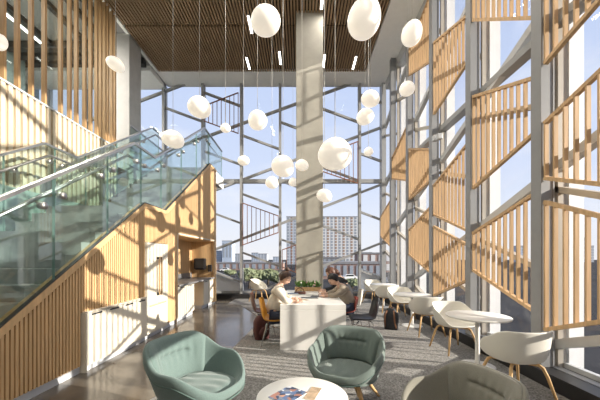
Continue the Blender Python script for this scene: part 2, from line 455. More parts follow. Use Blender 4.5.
# niche counter
b = MB(); b.box(XL-.73, XL+.02, 6.68, 9.43, .83, .87)
tag(b.build('counter_worktop', M['counter'], bevel=.004), 'grey stone worktop running along the timber niche', 'worktop')
b = MB(); b.box(XL-.738, XL-.715, 6.70, 9.42, .872, 1.03)
tag(b.build('backsplash', M['counter']), 'low grey splashback at the rear of the niche worktop', 'splashback')
def niche_unit(y0, y1, label, nd):
    t = thing('base_cabinet', label, 'cabinet', (XL-.02, (y0+y1)/2, 0), 0, 'cream cabinets in the timber niche')
    w = (y1-y0)/2
    q = MB(); q.box(-.65, -.022, -w, w, .10, .825); q.build('carcass', M['cream_lam'], t)
    for k in range(nd):
        a = -w + 2*w*k/nd; c = -w + 2*w*(k+1)/nd
        q = MB(); q.box(-.018, 0, a+.003, c-.003, .105, .81); d = q.build('door', M['cream_lam'], t)
        q = MB(); q.box(-.003, .006, (a+c)/2-.09, (a+c)/2+.09, .782, .80); q.build('handle', M['dark_line'], d)
    q = MB(); q.box(-.6, -.05, -w, w, 0, .10); q.build('plinth', M['toe'], t)
niche_unit(6.69, 7.75, 'cream two door cabinet under the near end of the niche worktop', 2)
niche_unit(8.50, 8.95, 'narrow cream cabinet under the niche worktop beyond the knee space', 1)
niche_unit(9.0, 9.42, 'cream cabinet at the far end of the niche by the timber end panel', 1)
b = MB(); b.box(XL-.65, XL-.40, 7.76, 8.49, .0, .82)
tag(b.build('knee_panel', M['oak']), 'timber panel closing the knee space below the niche worktop', 'panel')
t = thing('towel_dispenser', 'black paper towel dispenser on the end wall of the timber niche', 'dispenser', (-3.27, 9.448, 1.14))
q = MB(); q.box(-.18, .18, -.22, 0, 0, .35); q.build('housing', M['black_plastic'], t, bevel=.04)
q = MB(); q.box(-.13, .13, -.17, -.06, -.02, .001); q.build('outlet', M['dark_line'], t)
t = thing('soap_dispenser', 'small black soap dispenser to the right of the towel dispenser', 'dispenser', (-2.97, 9.448, 1.06))
q = MB(); q.box(-.06, .06, -.11, 0, 0, .22); q.build('housing', M['black_plastic'], t, bevel=.02)
q = MB(); q.tube([(0,-.09,0.02),(0,-.12,-.02)], .012); q.build('spout', M['chrome'], t)

# ------------------------------------------------------------------ staircase with glass sides
st = thing('staircase', 'staircase with landing and green glass sides climbing along the left', 'staircase', (0,0,0))
q = MB()
n = 14; rise, run = 2.40/n, (5.2-1.5)/n
poly = [(1.5,0)]
for k in range(n): poly += [(1.5+k*run, (k+1)*rise), (1.5+(k+1)*run, (k+1)*rise)]
for k in range(n):
    q.box(XF+.04, XL-.11, 1.5+k*run, 1.5+(k+1)*run+.03, max(0,(k+1)*rise-.30), (k+1)*rise)
q.build('lower_flight', M['stair_dark'], st)
q = MB(); q.box(XF+.04, XL-.11, 5.2, 6.1, 2.1, 2.40); q.build('landing', M['stair_dark'], st)
q = MB(); n2 = 11; r2 = (4.25-2.4)/n2; rn2 = (9.0-6.1)/n2
for k in range(n2):
    q.box(XF+.04, XL-.11, 6.1+k*rn2, 6.1+(k+1)*rn2+.03, 2.4+(k+1)*r2-.30, 2.4+(k+1)*r2)
q.build('upper_flight', M['stair_dark'], st)
q = MB(); q.bar(((XF+XL)/2-.03, 6.1, 2.06), ((XF+XL)/2-.03, 9.0, 3.92), 1.34, .05, up=(0,0,1)); q.box(XF+.04, XL-.11, 5.2, 6.1, 2.05, 2.095); q.bar(((XF+XL)/2-.03, 2.1, .06), ((XF+XL)/2-.03, 5.2, 2.07), 1.34, .05)
q.build('soffit', M['white_plaster'], st)
def glass_poly(y0, y1):
    ysamp = sorted({y0, y1} | {yy for yy in (4.94,5.66,8.55,5.26,6.08,9.02) if y0 < yy < y1})
    return [(yy, stringer(yy)+.01) for yy in ysamp] + [(yy, rail(yy)-.015) for yy in reversed(ysamp)]
joints = [1.5, 2.42, 3.34, 4.27, 5.16, 5.9, 6.9, 7.9, 8.92, 10.43]
for side, X, ja in (('near', XL-.02, joints), ('far', XF, joints[:-1])):
    for a, c in zip(ja, ja[1:]):
        q = MB(); q.prism(glass_poly(a+.008, c-.008), 'x', X-.009, X+.009, 0, 1)
        q.build('glass_panel', [M['glass_stair'], M['glass_edge']], st)
    end = 10.45 if side == 'near' else 8.95
    pts = [(X, yy, zz) for yy, zz in RAIL if yy < end] + [(X, end, rail(end))]
    q = MB()
    for p1, p2 in zip(pts, pts[1:]): q.bar(p1, p2, .05, .035)
    q.build('top_rail', M['chrome'], st)
    xi = X-.10 if side == 'near' else X+.10
    gp = [(xi, yy, zz-.21) for yy, zz in RAIL if yy < end] + [(xi, end, rail(end)-.21)]
    q = MB(); q.tube(gp, .022, 10); q.build('grip_rail', M['chrome'], st)
    for jy in ja[1:-1]:
        for dy in (-.13, .13):
            yy = jy+dy; zz = rail(yy)-.28
            s = 1 if side == 'near' else -1
            q = MB(); q.tube([(X+.022*s, yy, zz), (X-.045*s, yy, zz)], .040, 14); q.tube([(X-.045*s, yy, zz), (xi, yy, zz+.06)], .009, 6)
            q.build('rail_bracket', M['chrome'], st)
# walkway at the top
wk = struct('floor_mezzanine')
b = MB(); b.box(-10, XM-.06, -3.2, 8.98, 4.0, 4.22); b.box(-10, XL-.03, 9.02, 10.55, 4.06, 4.24)
b.build('slab', M['concrete_grey'], wk)
b = MB(); b.box(XL-.03, XL+.0, 9.68, 10.57, 4.02, 4.40); b.build('slab_fascia', M['white_plaster'], wk)
gb = thing('glass_balustrade', 'clear glass balustrade with steel rail on the upper walkway beside the grey column', 'balustrade', (XM-.02, 9.3, 4.24))
q = MB(); q.box(-.009,.009,-.9,.05,0,1.10,0); q.build('glass_panel', M['glass_stair'], gb)
q = MB(); q.box(-.009,.009,.06,1.15,0,1.10,0); q.build('glass_panel', M['glass_stair'], gb)
q = MB(); q.bar((0,-.92,1.12),(0,1.2,1.12),.05,.035); q.build('top_rail', M['chrome'], gb)

# ------------------------------------------------------------------ mezzanine wall: limed battens, cap, fins
wm = struct('wall_mezzanine')
b = MB(); b.box(XM-.12, XM-.03, -3.2, 7.78, 2.72, 4.44); b.build('backing_board', M['oak_cream_back'], wm)
b = MB(); b.box(XM-.12, XM-.0, -3.2, 7.78, 0, 2.72); b.build('painted_shade_lower_wall', M['wall_shade'], wm)  # wall below the limed battens, painted darker to stand for shade
b = MB(); y = -1.0
while y < 7.74: b.box(XM-.03, XM, y, y+.075, 2.72, 4.44); y += .125
b.build('limed_batten', M['oak_cream'], wm)
b = MB(); b.box(XM-.14, XM+.012, -3.2, 7.80, 4.44, 4.475); b.build('steel_cap', M['steel_light'], wm)
FIN = [1.9,2.25,2.6,2.95,3.3,3.6,3.9,4.2,4.5,4.82,5.06,5.32,5.59,5.97,6.2,6.39,6.63,6.82,7.02,7.16,7.31,7.42,7.58,7.70]
proto = None
for i, yy in enumerate(FIN):
    if yy < 4.3: continue
    q = MB(); q.box(XM-.075, XM-.0, yy-.022, yy+.022, 4.476, ZC+.02)
    q.build('timber_fin', M['oak_fin'], wm)
# office partition, glazing and lights behind fins
wo = struct('wall_office')
b = MB(); b.box(-9.0, -8.9, -3, 9.3, 4.22, ZC-.02); b.build('partition', M['office_wall'], wo)
b = MB()
for yy in (5.2, 6.3, 7.4, 8.5): b.box(-8.91, -8.87, yy, yy+.05, 4.22, ZC-.02)
b.build('partition_mullion', M['grey_steel'], wo)
b = MB(); b.box(XM-.20, XM-.185, 3.2, 7.70, 4.46, ZC+.0); b.build('glazing', M['glass_office'], wo)
for i,(X_, y0, y1, lab) in enumerate([(-8.55, 8.1, 8.9, 'bright line light in office ceiling behind the timber fins, at the left edge'),
                              ]):
    pass
t = thing('ceiling_light', 'long bright line light in the office ceiling seen through the timber fins', 'ceiling light', (-7.75, 8.0, ZC-.10))
q = MB(); q.box(-.05,.05,-1.0,.75,.012,.05); q.build('housing', M['steel_light'], t)
q = MB(); q.box(-.045,.045,-.99,.74,0,.012); q.build('diffuser', M['led'], t)
t = thing('ceiling_light', 'short hanging line light seen through the window between grey column and ceiling corner', 'ceiling light', onY(134, 85.5, 9.5))
q = MB(); q.box(-.16,.2,-.04,.04,.015,.05); q.build('housing', M['steel_light'], t)
q = MB(); q.box(-.155,.195,-.035,.035,0,.015); q.build('diffuser', M['led'], t)
q = MB(); q.tube([(.15,0,.05),(.15,0,ZC-t.location.z-.16)], .004, 5); q.build('cord', M['cord'], t)

# concrete columns
b = MB(); b.box(-5.9, -4.97, 8.34, 8.95, 4.20, ZC+.02); b.box(-5.9,-4.99,8.34,8.95,0,4.02)
tag(b.build('wall_column_left', M['concrete_grey'], bevel=.01), 'grey concrete column beyond the timber fins', kind='structure')
b = MB(); b.box(-.13, .585, 7.63, 8.15, 0, ZC+.06)
tag(b.build('wall_column_centre', M['concrete'], bevel=.012), 'square concrete column standing behind the long table', kind='structure')

# room ends that close the space behind the camera
b = MB(); b.box(-10, 3.4, -3.3, -3.2, 0, ZC+.2)
tag(b.build('wall_rear', M['white_wall']), kind='structure')
b = MB(); b.box(-10.1, -10, -3.2, 11, 0, ZC+.2)
tag(b.build('wall_office_end', M['office_wall']), kind='structure')
b = MB(); b.box(XR+.05, XR+.30, -3.2, .58, 0, ZC)
tag(b.build('wall_right_end', M['white_wall']), kind='structure')

# ------------------------------------------------------------------ right window wall
ZT = 4.38
wr = struct('wall_right')
for i, py in enumerate(POSTS):
    if py < -.9: continue
    q = MB()
    q.box(XR, XR+.018, py-.078, py+.078, .17, ZC+.1); q.box(XR+.145, XR+.163, py-.078, py+.078, .17, ZC+.1); q.box(XR+.018, XR+.145, py-.070, py+.070, .17, ZC+.1)
    q.build('steel_post', M['post'], wr)
q = MB(); q.box(XR+.10, XR+.16, .70, 2.05, 2.25, 3.9); q.build('added_sun_block', M['oak_screen'], wr)  # unseen opaque panel, added to keep sun off the near left wall
q = MB(); q.box(XR-.08, XR+.33, -3.1, 10.62, 0, .172); pl = q.build('convector_casing', M['black_plinth'], wr)
q = MB(); q.box(XR+.14, XR+.24, -1, 10.5, .172, .178); q.build('convector_grille', M['grey_steel'], wr)
q = MB(); q.box(XR+.17, XR+.34, -1, 10.6, ZT-.05, ZT+.05); q.build('transom', M['grey_steel'], wr)
q = MB(); q.box(XR+.19, XR+.42, -1, 10.6, ZC-.3, ZC+.1); q.build('head_rail', M['steel_light'], wr)
def clipz(z): return max(.2, min(ZC, z))
SX = XR+.225
for i, c in enumerate([1.75, 3.9, 6.05, 8.2, 10.35]):
    # long members rising towards the camera, one bar for each bay
    for p0, p1 in zip(POSTS[1:], POSTS[2:]+[10.78]):
        z0, z1 = c-.37*p0, c-.37*p1
        if (z0 < .1 and z1 < .1) or (z0 > ZC and z1 > ZC): continue
        q = MB(); q.bar((SX, p0, z0), (SX, p1, z1), .11, .10, up=(1,0,0)); q.build('diagonal_strut', M['steel_light'], wr)
for bi, (p0, p1) in enumerate(zip(POSTS[1:], POSTS[2:]+[10.78])):
    base = 1.28 + (3.58-p0)*.37
    for k in range(-3, 5):
        z0 = base + 2.15*k; z1 = z0+.37*(p1-p0)
        if z0 < .15 or z1 > ZC: continue
        q = MB(); q.bar((SX+.02, p0, z0), (SX+.02, p1, z1), .07, .09, up=(1,0,0)); q.build('diagonal_strut', M['beige_frame'], wr)
# panes per bay
GX = XR+.30
wn = 0
for p0, p1 in zip(POSTS[1:], POSTS[2:]+[10.80]):
    wn += 1
    w = struct('window_%d' % wn)
    q = MB(); q.box(GX, GX+.02, p0-.03, p1-.03, .17, ZC); q.build('pane', M['glass_win'], w)
    q = MB(); q.box(XR+.20, GX, p0-.085, p0-.035, .17, ZC); q.build('mullion', M['beige_frame'], w)
    q = MB(); q.box(GX+.021, GX+.20, p0-.10, p0-.05, .0, ZC); q.build('outer_fin', M['white_fin'], w)
    q = MB(); q.box(GX-.03, GX+.03, p0-.03, p1-.09, .172, .23); q.box(GX-.03,GX+.03,p0-.03,p1-.09,1.0,1.07) if False else None
    q.build('sill_frame', M['steel_light'], w)

# ------------------------------------------------------------------ timber screens on the right wall
def screen(name, P0, P1, axis, c, label, group, slatw, depth, pitch, mats, rail_h=.045):
    """P0,P1 = (u, zbottom, ztop) at both ends; axis 'x': lies in plane X=c with u=Y; axis 'y': plane Y=c with u=X"""
    (u0,b0,t0), (u1,b1,t1) = P0, P1
    um, zm = (u0+u1)/2, (b0+b1)/2
    org = Vector((c, um, zm)) if axis == 'x' else Vector((um, c, zm))
    t = thing(name, label, 'timber screen' if name == 'timber_screen' else 'screen', org, 0, group)
    def W(u, z, d=0):
        p = Vector((c+d, u, z)) if axis == 'x' else Vector((u, c+d, z))
        return p-org
    n = max(3, int(round(abs(u1-u0)/pitch)))
    sl = MB()
    for k in range(n+1):
        s = k/n; s = (slatw*.6 + s*(abs(u1-u0)-slatw*1.2))/abs(u1-u0)
        u = u0+(u1-u0)*s; zb = b0+(b1-b0)*s; zt = t0+(t1-t0)*s
        sl.bar(W(u, zb), W(u, zt), slatw if axis == 'y' else depth, depth if axis == 'y' else slatw, up=(0,1,0))
    sl.build('slats', mats[0], t)
    ra = MB(); upv = (1,0,0) if axis == 'x' else (0,1,0)
    ra.bar(W(u0,t0), W(u1,t1), rail_h, depth*1.12, up=upv); ra.build('top_rail', mats[1], t)
    ra = MB(); ra.bar(W(u0,b0), W(u1,b1), rail_h, depth*1.12, up=upv); ra.build('bottom_rail', mats[1], t)
    return t
SXP = XR+.045
def zz(x, y): return H + (YH-y)/(x-X0)*SXP
GR = 'timber screens on the right window wall'
scr = []
def bay(k): return POSTS[k]+.10, POSTS[k+1]-.10
def ext(y, ya, za, yb, zb): return za+(zb-za)*(y-ya)/(yb-ya)
def add_scr(pn, pf, xf, yft, yfb, xn, ynt, ynb, label):
    Yn, Yf = pn+.085, pf-.085
    yf_, yn_ = F*SXP/(xf-X0), F*SXP/(xn-X0)
    tf, bf, tn, bn = zz(xf,yft), zz(xf,yfb), zz(xn,ynt), zz(xn,ynb)
    g = lambda Y, a, c: ext(Y, yf_, a, yn_, c)
    screen('timber_screen', (Yf, g(Yf,bf,bn), g(Yf,tf,tn)), (Yn, g(Yn,bf,bn), g(Yn,tf,tn)), 'x', SXP, label, GR, .022, .046, .124, (M['oak_screen'], M['oak_screen']))
B = POSTS
add_scr(B[3],B[4], 543,201.5,330, 600,216,322, 'slatted wood screen at the right edge, lowest of three, above the black sill')
add_scr(B[3],B[4], 543.5,125,178, 600,72,184, 'slatted wood screen at the right edge, middle of three, flaring towards the viewer')
add_scr(B[3],B[4], 543,-60,66, 600,-150,0, 'slatted wood screen in the top right corner of the picture')
add_scr(B[4],B[5], 472.5,97,189, 530.5,79,137, 'upper slatted wood screen in the second window bay from the right edge')
add_scr(B[4],B[5], 472,234,269, 531,196.5,308.5, 'lower slatted wood screen in second window bay, behind the nearest round table')
add_scr(B[4],B[5], 472.5,-40,20, 530.5,-130,18, 'slatted wood screen above the picture edge in the second window bay')
add_scr(B[5],B[6], 434,43,114, 464.5,18,67, 'highest slatted wood screen in the third bay, near top of the window wall')
add_scr(B[5],B[6], 434,186,214.5, 464.5,148,229, 'middle slatted wood screen in third bay, fanning out towards the camera')
add_scr(B[5],B[6], 433,226,296, 464,243,282, 'lowest dense slatted wood screen in the third bay, above the white chairs')
add_scr(B[6],B[7], 408.7,52,75.4, 428,1,63, 'wood screen behind the upright egg shaped pendant at upper right')
add_scr(B[6],B[7], 407.8,149,201, 428,149,182.6, 'slatted wood screen in fourth bay at mid height with level top')
add_scr(B[6],B[7], 407.8,231.8,253, 428,210,270, 'lowest wood screen in fourth bay, solid looking, pointed to the left')
add_scr(B[7],B[8], 391,161,178.5, 403.6,134,180, 'wood screen in fifth bay, half way up, looking like a solid wedge')
add_scr(B[8],10.75, 381,217,236, 388,205,243.5, 'smallest and farthest wood screen by the corner of the window walls')
# bays beside and behind the viewer cast their own shade
def add_scr_w(k, zs, label):
    p0, p1 = B[k]+.085, B[k+1]-.085
    screen('timber_screen', (p1, zs[0], zs[1]), (p0, zs[2], zs[3]), 'x', SXP, label, GR, .022, .046, .124, (M['oak_screen'], M['oak_screen']))

# ------------------------------------------------------------------ back window wall
wb = struct('wall_back')
BX = [(163-X0), (202.3-X0), (241-X0), (280-X0), (320-X0), (360-X0)]
BP = [v/F*YB for v in BX]
BP = [BP[0]-1.46*k for k in (3,2,1)] + BP
for xx in BP:
    q = MB(); q.box(xx-.045, xx+.045, YB, YB+.02, .17, ZC+.1); q.box(xx-.03, xx+.03, YB+.02, YB+.14, .17, ZC+.1); q.box(xx-.045, xx+.045, YB+.14, YB+.16, .17, ZC+.1)
    q.build('steel_post', M['grey_steel'], wb)
q = MB(); q.box(3.0, 3.16, YB-.02, YB+.3, 0, ZC); q.build('corner_post', M['grey_steel'], wb)
q = MB(); q.box(-9.9, XR-.09, YB-.10, YB+.3, 0, .172); q.build('convector_casing', M['black_plinth'], wb)
q = MB(); q.box(-10, 3.1, YB+.06, YB+.2, ZT-.07, ZT+.07); q.build('transom', M['grey_steel'], wb)
sY = YB+.12
def px(x, y): p = onY(x, y, sY); return p
def strut(xa, ya, xb, yb, w=.085):
    q = MB(); q.bar(px(xa,ya), px(xb,yb), w, .09, up=(0,1,0)); q.build('diagonal_strut', M['grey_steel'], wb)
# long rising members (one bar per line) and short falling braces per bay
strut(84,122.5,190,82); strut(124,167,356,82); strut(124,224.5,380,128); strut(124,285,380,185); strut(243,298,380,243.5); strut(60,190,124,167) if False else None
edges = [(163,202.3),(202.3,241),(241,280),(280,320),(320,360),(360,381)]
start = [107, 92, 77+58, 122, 108, 95]
for (xa, xb), s in zip(edges, start):
    for k in range(-2, 5):
        ya = s+58.5*k; yb_ = ya+.37*(xb-xa)
        if ya < 80 or yb_ > 292: continue
        strut(xa, ya, xb, yb_, .075)
edges_b = [BP[i] for i in range(len(BP))]+[3.05]
for a, c in zip(edges_b, edges_b[1:]):
    wn += 1
    w = struct('window_%d' % wn)
    q = MB(); q.box(a, c, YB+.22, YB+.24, .17, ZC); q.build('pane', M['glass_win'], w)
    q = MB(); q.box(a-.03, a+.03, YB+.16, YB+.30, .17, ZC); q.build('mullion', M['steel_light'], w)
    q = MB(); q.box(a+.03, c-.03, YB+.2, YB+.26, .172, .25); q.build('sill_frame', M['grey_steel'], w)
    if abs(a-BP[4]) < .01 or abs(a-BP[8]) < .01:
        z0 = px(0, 267.5)[2]; z1 = z0-.37*(c-a)
        q = MB(); q.prism([(a+.03,.25),(c-.03,.25),(c-.03,z1),(a+.03,z0)], 'y', YB+.255, YB+.28); q.build('spandrel', M['spandrel'], w)
# open barred screens on the back wall
bY = YB-.03
def bscr(xa, ta, ba, xb, tb, bb, label):
    A = onY(xa, ta, bY); A2 = onY(xa, ba, bY); C = onY(xb, tb, bY); C2 = onY(xb, bb, bY)
    t = screen('barred_screen', (A[0], A2[2], A[2]), (C[0], C2[2], C[2]), 'y', bY, label, 'open barred screens on the back window', .02, .03, .165, (M['rust'], M['rust']), .034)
bscr(242.5,203,245, 278.5,216,232.5, 'open barred screen on back window left of the column, in front of the hazy city')
bscr(204,106,121, 238.5,92.6,133.5, 'open barred screen high on the back window, beside the pendant over the stair')
bscr(322.5,155,171.5, 358,141.5,183.4, 'open barred screen behind the largest pendant, right of the concrete column')
bscr(282,250,267, 318,237,281, 'open barred screen low on the back window, half hidden by the concrete column')
# small projector on post
t = thing('floodlight', 'small grey double floodlight fixed to a steel post on the right window wall', 'light fitting', onX(440, 138, XR-.01))
q = MB(); q.box(-.03,.0,-.03,.03,-.03,.03); q.build('mount', M['grey_steel'], t)
for s in (-1, 1):
    q = MB(); q.box(-.12,-.02,-.02+.09*s-.05,-.02+.09*s+.05,-.06+.02*s,.06+.02*s); q.build('lamp_head', M['steel_light'], t, bevel=.01)

# ------------------------------------------------------------------ pendants
def pendant(px_, py_, w, h, Yd, tilt, label, gr='opal pebble pendants over the atrium'):
    p = Vector(onY(px_, py_, Yd))
    d = w/F*Yd/2/math.sqrt(1+((px_-X0)/F)**2); hh = h/F*Yd/2/math.sqrt(1+((py_-YH)/F)**2)   # true radii behind the wide lens' stretch
    t = thing('pendant_lamp', label, 'pendant lamp', p, 0, gr)
    rows = []; m, n = 18, 28
    rot = Matrix.Rotation(R(tilt), 3, 'Y')
    for i in range(m+1):
        a = PI*i/m; row = []
        for k in range(n):
            f = 2*PI*k/n
            zf = -math.cos(a); rr = math.sin(a)*(1-.10*zf)
            q = rot @ Vector((rr*math.cos(f)*d, rr*math.sin(f)*d, zf*hh))
            row.append(q)
        rows.append(row)
    q = MB(); q.grid(rows, 0, True); q.build('shade', M['opal'], t, weld=True)
    top = (rot @ Vector((0,0,hh)))
    zc = math.sqrt(max(0,1))*hh
    q = MB(); q.tube([(0,0,hh*.80),(0,0,hh*1.0+.012)], [.024,.014], 12); q.build('cap', M['cord'], t)
    q = MB(); q.tube([(0,0,hh),(0,0,ZC-p.z+.03)], .0035, 6); q.build('cord', M['cord'], t)
L = [
 (335,154,34,33.5,3.13,5,'largest opal pendant, in front of the concrete column'),
 (283,166,23,22,5.18,20,'round opal pendant just left of the concrete column at stair rail height'),
 (302,165,13.5,11.5,5.9,10,'small flat opal pendant in front of concrete column, beside the big ones'),
 (272,182.5,13,12.5,6.88,10,'small opal pendant low, left of the concrete column and below a bigger one'),
 (199.5,107,24,22.5,4.8,10,'opal pendant above the glass stair rail, in front of high barred screen'),
 (173,139,23.5,18,5.0,12,'flattened opal pendant hanging over the stair landing'),
 (257.5,120,19,21,5.5,-15,'egg shaped opal pendant between two window posts on the back wall'),
 (370.5,98.5,19,17,5.5,10,'upper of the pair of opal pendants right of the concrete column'),
 (365,116.5,18,17,5.8,-20,'lower of the pair of opal pendants right of the concrete column'),
 (407,88.5,16,15.5,5.4,0,'opal pendant near the right window wall, below the egg shaped one'),
 (243.5,160.5,12,10,6.5,0,'small opal pendant in front of a window post at left of centre'),
 (225.5,128,10.5,9.5,7.0,0,'tiny warm pendant against the high barred screen on the left'),
 (368.5,151.5,9.5,9,7.0,0,'tiny warm pendant alone, right of the largest one'),
 (324.5,195.5,16,13,5.4,20,'lowest warm opal pendant, at the right edge of the concrete column'),
 (293,182,9,9,8.9,0,'tiny pendant half hidden by the left edge of the concrete column'),
 (265.5,20.5,30,31,3.7,-10,'big rounded opal pendant near the top, left of the concrete column'),
 (364.5,18,33,50,3.5,17,'tallest egg shaped opal pendant, against the timber ceiling at top'),
 (412,33,21,31,4.2,16,'upright egg shaped opal pendant by the right window wall at top'),
 (115.5,64,19.5,15,6.0,24,'tilted opal pendant in front of the dense timber fins'),
 (-1,42,19,20,4.5,35,'opal pendant cut by the left picture edge'),
]
for a in L: pendant(*a)

# ------------------------------------------------------------------ lounge chairs
def sstep(a, b_, x):
    t = max(0, min(1, (x-a)/(b_-a))); return t*t*(3-2*t)
def lounge(name, loc, rz, label, fab):
    """front faces local -Y"""
    t = thing(name, label, 'armchair', loc, rz)
    n = 56
    def rim(th):   # th: 0 at front .. PI at back
        a = abs(th)
        return .415 + .15*sstep(R(20), R(80), a) + .15*sstep(R(95), R(145), a)
    def Rr(th):
        cx, cy = math.sin(th), -math.cos(th)
        e = 2.35
        return 1/((abs(cx)/.385)**e + (abs(cy)/.375)**e)**(1/e)
    def lean(th): return 1+.11*sstep(R(90), R(150), abs(th))
    def prof(th):
        zr = rim(th); r = Rr(th); ln = lean(th)
        fr = 1-sstep(R(25), R(70), abs(th))
        hgt = zr-.30
        pts = [(.0,.265),(.45,.265),(.68,.28),(.82,.31),(.93,.31+hgt*.36),(1.0*ln,zr-.075),(1.01*ln,zr-.035),(.985*ln,zr-.006),(.945*ln,zr),
               (.905*ln,zr-.014),(.87*(ln*.8+.2),zr-.07+.045*fr),(.79,.37),(.72,.335),(.0,.325)]
        return [(r*f, z) for f, z in pts]
    cols = [prof(2*PI*k/n-PI) for k in range(n)]
    rows = []
    for j in range(len(cols[0])):
        row = []
        for k in range(n):
            th = 2*PI*k/n-PI; rr, z = cols[k][j]
            row.append((rr*math.sin(th), -rr*math.cos(th), z))
        rows.append(row)
    q = MB(); q.grid(rows, 0, True); q.build('shell', fab, t, subsurf=2, weld=True)
    q = MB(); q.tube([(cols[k][5][0]*.985*math.sin(2*PI*k/n-PI), -cols[k][5][0]*.985*math.cos(2*PI*k/n-PI), cols[k][5][1]-.005) for k in list(range(n))+[0]], .006, 6)
    q.build('piping', M['piping'] if fab is not M['olive'] else M['soil'], t)
    # seat cushion with soft folds running to the front
    rows = []; m2, nn = 18, 72
    for i in range(m2+1):
        f = i/m2; row = []
        for k in range(nn):
            th = 2*PI*k/nn; r = Rr(th)*.86*f
            x_, y_ = r*math.sin(th), -r*math.cos(th)-.02
            fold = .0045*math.sin(x_*52+2.2*math.sin(y_*9))*sstep(.0,.5,f)*(1-f**6)
            z = .350 + .040*(1-f**4.5) + fold - .028*f**12 + .012*math.exp(-((y_+.30)/.12)**2)*(1-f**8)
            row.append((x_, y_, z))
        rows.append(row)
    rows.append([(x_, y_, .32) for x_, y_, z_ in rows[-1]])
    q = MB(); q.grid(rows, 0, True); q.build('seat_cushion', fab, t, subsurf=1, weld=True)
    # back cushion: one padded liner, tucked along a short pinched seam with creases around it
    rows = []; na, nv = 48, 30
    for v in range(nv+1):
        V = v/nv; row = []
        for k in range(na+1):
            s = k/na*2-1; th = PI + s*R(56); th2 = th if th <= PI else th-2*PI
            zt = rim(th2)-.008; z = .36+(zt-.36)*V
            ln = lean(th2)
            rin = Rr(th2)*(.77+(.915*ln-.77)*(V**.8))
            puff = .050*(max(0, 1-abs(2*V-1)**3))**.5*(max(0, 1-abs(s)**16))**.5
            inside = 1-sstep(.42,.62,abs(s))
            seam = .026*math.exp(-((V-.60)/.045)**2)*inside
            cre = .005*math.sin(s*26)*math.exp(-((V-.60)/.20)**2)*(1-abs(s)**3)
            side = 0
            rr = rin - puff + seam + cre + side
            row.append((rr*math.sin(th), -rr*math.cos(th), z))
        rows.append(row)
    q = MB(); q.grid(rows); q.build('back_cushion', fab, t, subsurf=1, solid=.004)
    for sx in (-1, 1):
        for sy in (-1, 1):
            q = MB(); a = Vector((.15*sx, .14*sy, .262)); c = Vector((.30*sx, .28*sy, 0))
            q.bar(a+(c-a)*.02, a+(c-a)*.30, .045, .032); q.tube([a, a+(c-a)*.12, a+(c-a)*.5, c], [.020,.022,.019,.014], 10)
            q.build('leg', M['oak_leg'], t)
        q = MB(); q.bar((.15*sx,-.17,.262),(.15*sx,.17,.262),.04,.03); q.build('leg_frame', M['oak_leg'], t)
    return t
# rz: local -Y is the front
lounge('lounge_chair', (-.885, 2.50, 0), R(66), 'teal upholstered lounge chair at lower left, turned to the coffee table', M['teal']).scale = (.99,.99,1.1)
lounge('lounge_chair', (.46, 2.98, 0), R(-24), 'sage green upholstered lounge chair in the centre, facing the camera', M['sage'])
lounge('lounge_chair', (1.11, 2.06, 0), R(-74), 'olive grey upholstered lounge chair cut off by the bottom edge at right', M['olive']).scale = (.95,.95,.92)

# ------------------------------------------------------------------ tables
t = thing('coffee_table', 'low round white coffee table with a magazine, at the bottom centre', 'coffee table', (.01, 2.34, 0))
q = MB(); q.lathe([(.33,.352),(.362,.36),(.37,.368),(.37,.376),(.366,.38)], 64); q.build('tabletop', M['white_table'], t)
q = MB(); q.lathe([(.035,.02),(.03,.18),(.04,.355)], 24); q.build('stem', M['white_table'], t)
q = MB(); q.lathe([(.23,.008),(.23,.014),(.06,.024)], 48); q.build('base', M['white_table'], t)
t = thing('magazine', 'glossy magazine with dark photo cover lying on the coffee table', 'magazine', (-.105, 2.345, .3805), R(-38))
q = MB(); q.box(-.10,.10,-.13,.13,0,.006); q.build('pages', M['paper'], t)
q = MB(); q.box(-.101,.101,-.131,.131,.0062,.0075); q.build('cover', M['magazine'], t)
t = thing('magazine', 'pale magazine lying partly under the dark photo magazine', 'magazine', (.06, 2.40, .3805), R(-20))
q = MB(); q.box(-.0,.09,-.12,.10,0,.0045); q.build('pages', M['paper'], t)
q = MB(); q.box(-.0,.091,-.121,.101,.0046,.0056); q.build('cover', M['tan_cover'], t)

t = thing('cafe_table', 'round white pedestal table nearest the camera by the right windows', 'table', (2.45, 4.0, 0), 0, 'round white pedestal tables by the windows')
q = MB(); q.lathe([(.36,.672),(.395,.682),(.40,.69),(.40,.70),(.396,.704)], 64); q.build('tabletop', M['white_table'], t)
q = MB(); q.lathe([(.033,.02),(.03,.1),(.03,.675)], 24); q.build('stem', M['white_table'], t)
q = MB(); q.lathe([(.22,.008),(.22,.014),(.20,.018),(.05,.028)], 48); q.build('base', M['white_table'], t)
dup(t, (2.45, 6.35, 0), 0, 'round white pedestal table in the middle of the window row, behind the backpack')
dup(t, (2.50, 8.75, 0), 0, 'round white pedestal table farthest away in the window row')

# communal table
t = thing('communal_table', 'long white communal table with solid end panels in the centre', 'table', (.193, 5.715, 0))
q = MB(); q.box(-.533,.533,-1.07,1.07,.66,.747); q.build('tabletop', M['white_table'], t, bevel=.006)
for s in (-1, 1):
    q = MB(); ya, yb_ = sorted((s*1.07, s*.97)); q.box(-.533,.533,ya,yb_,0.008,.66); q.build('end_panel', M['white_table'], t, bevel=.006)

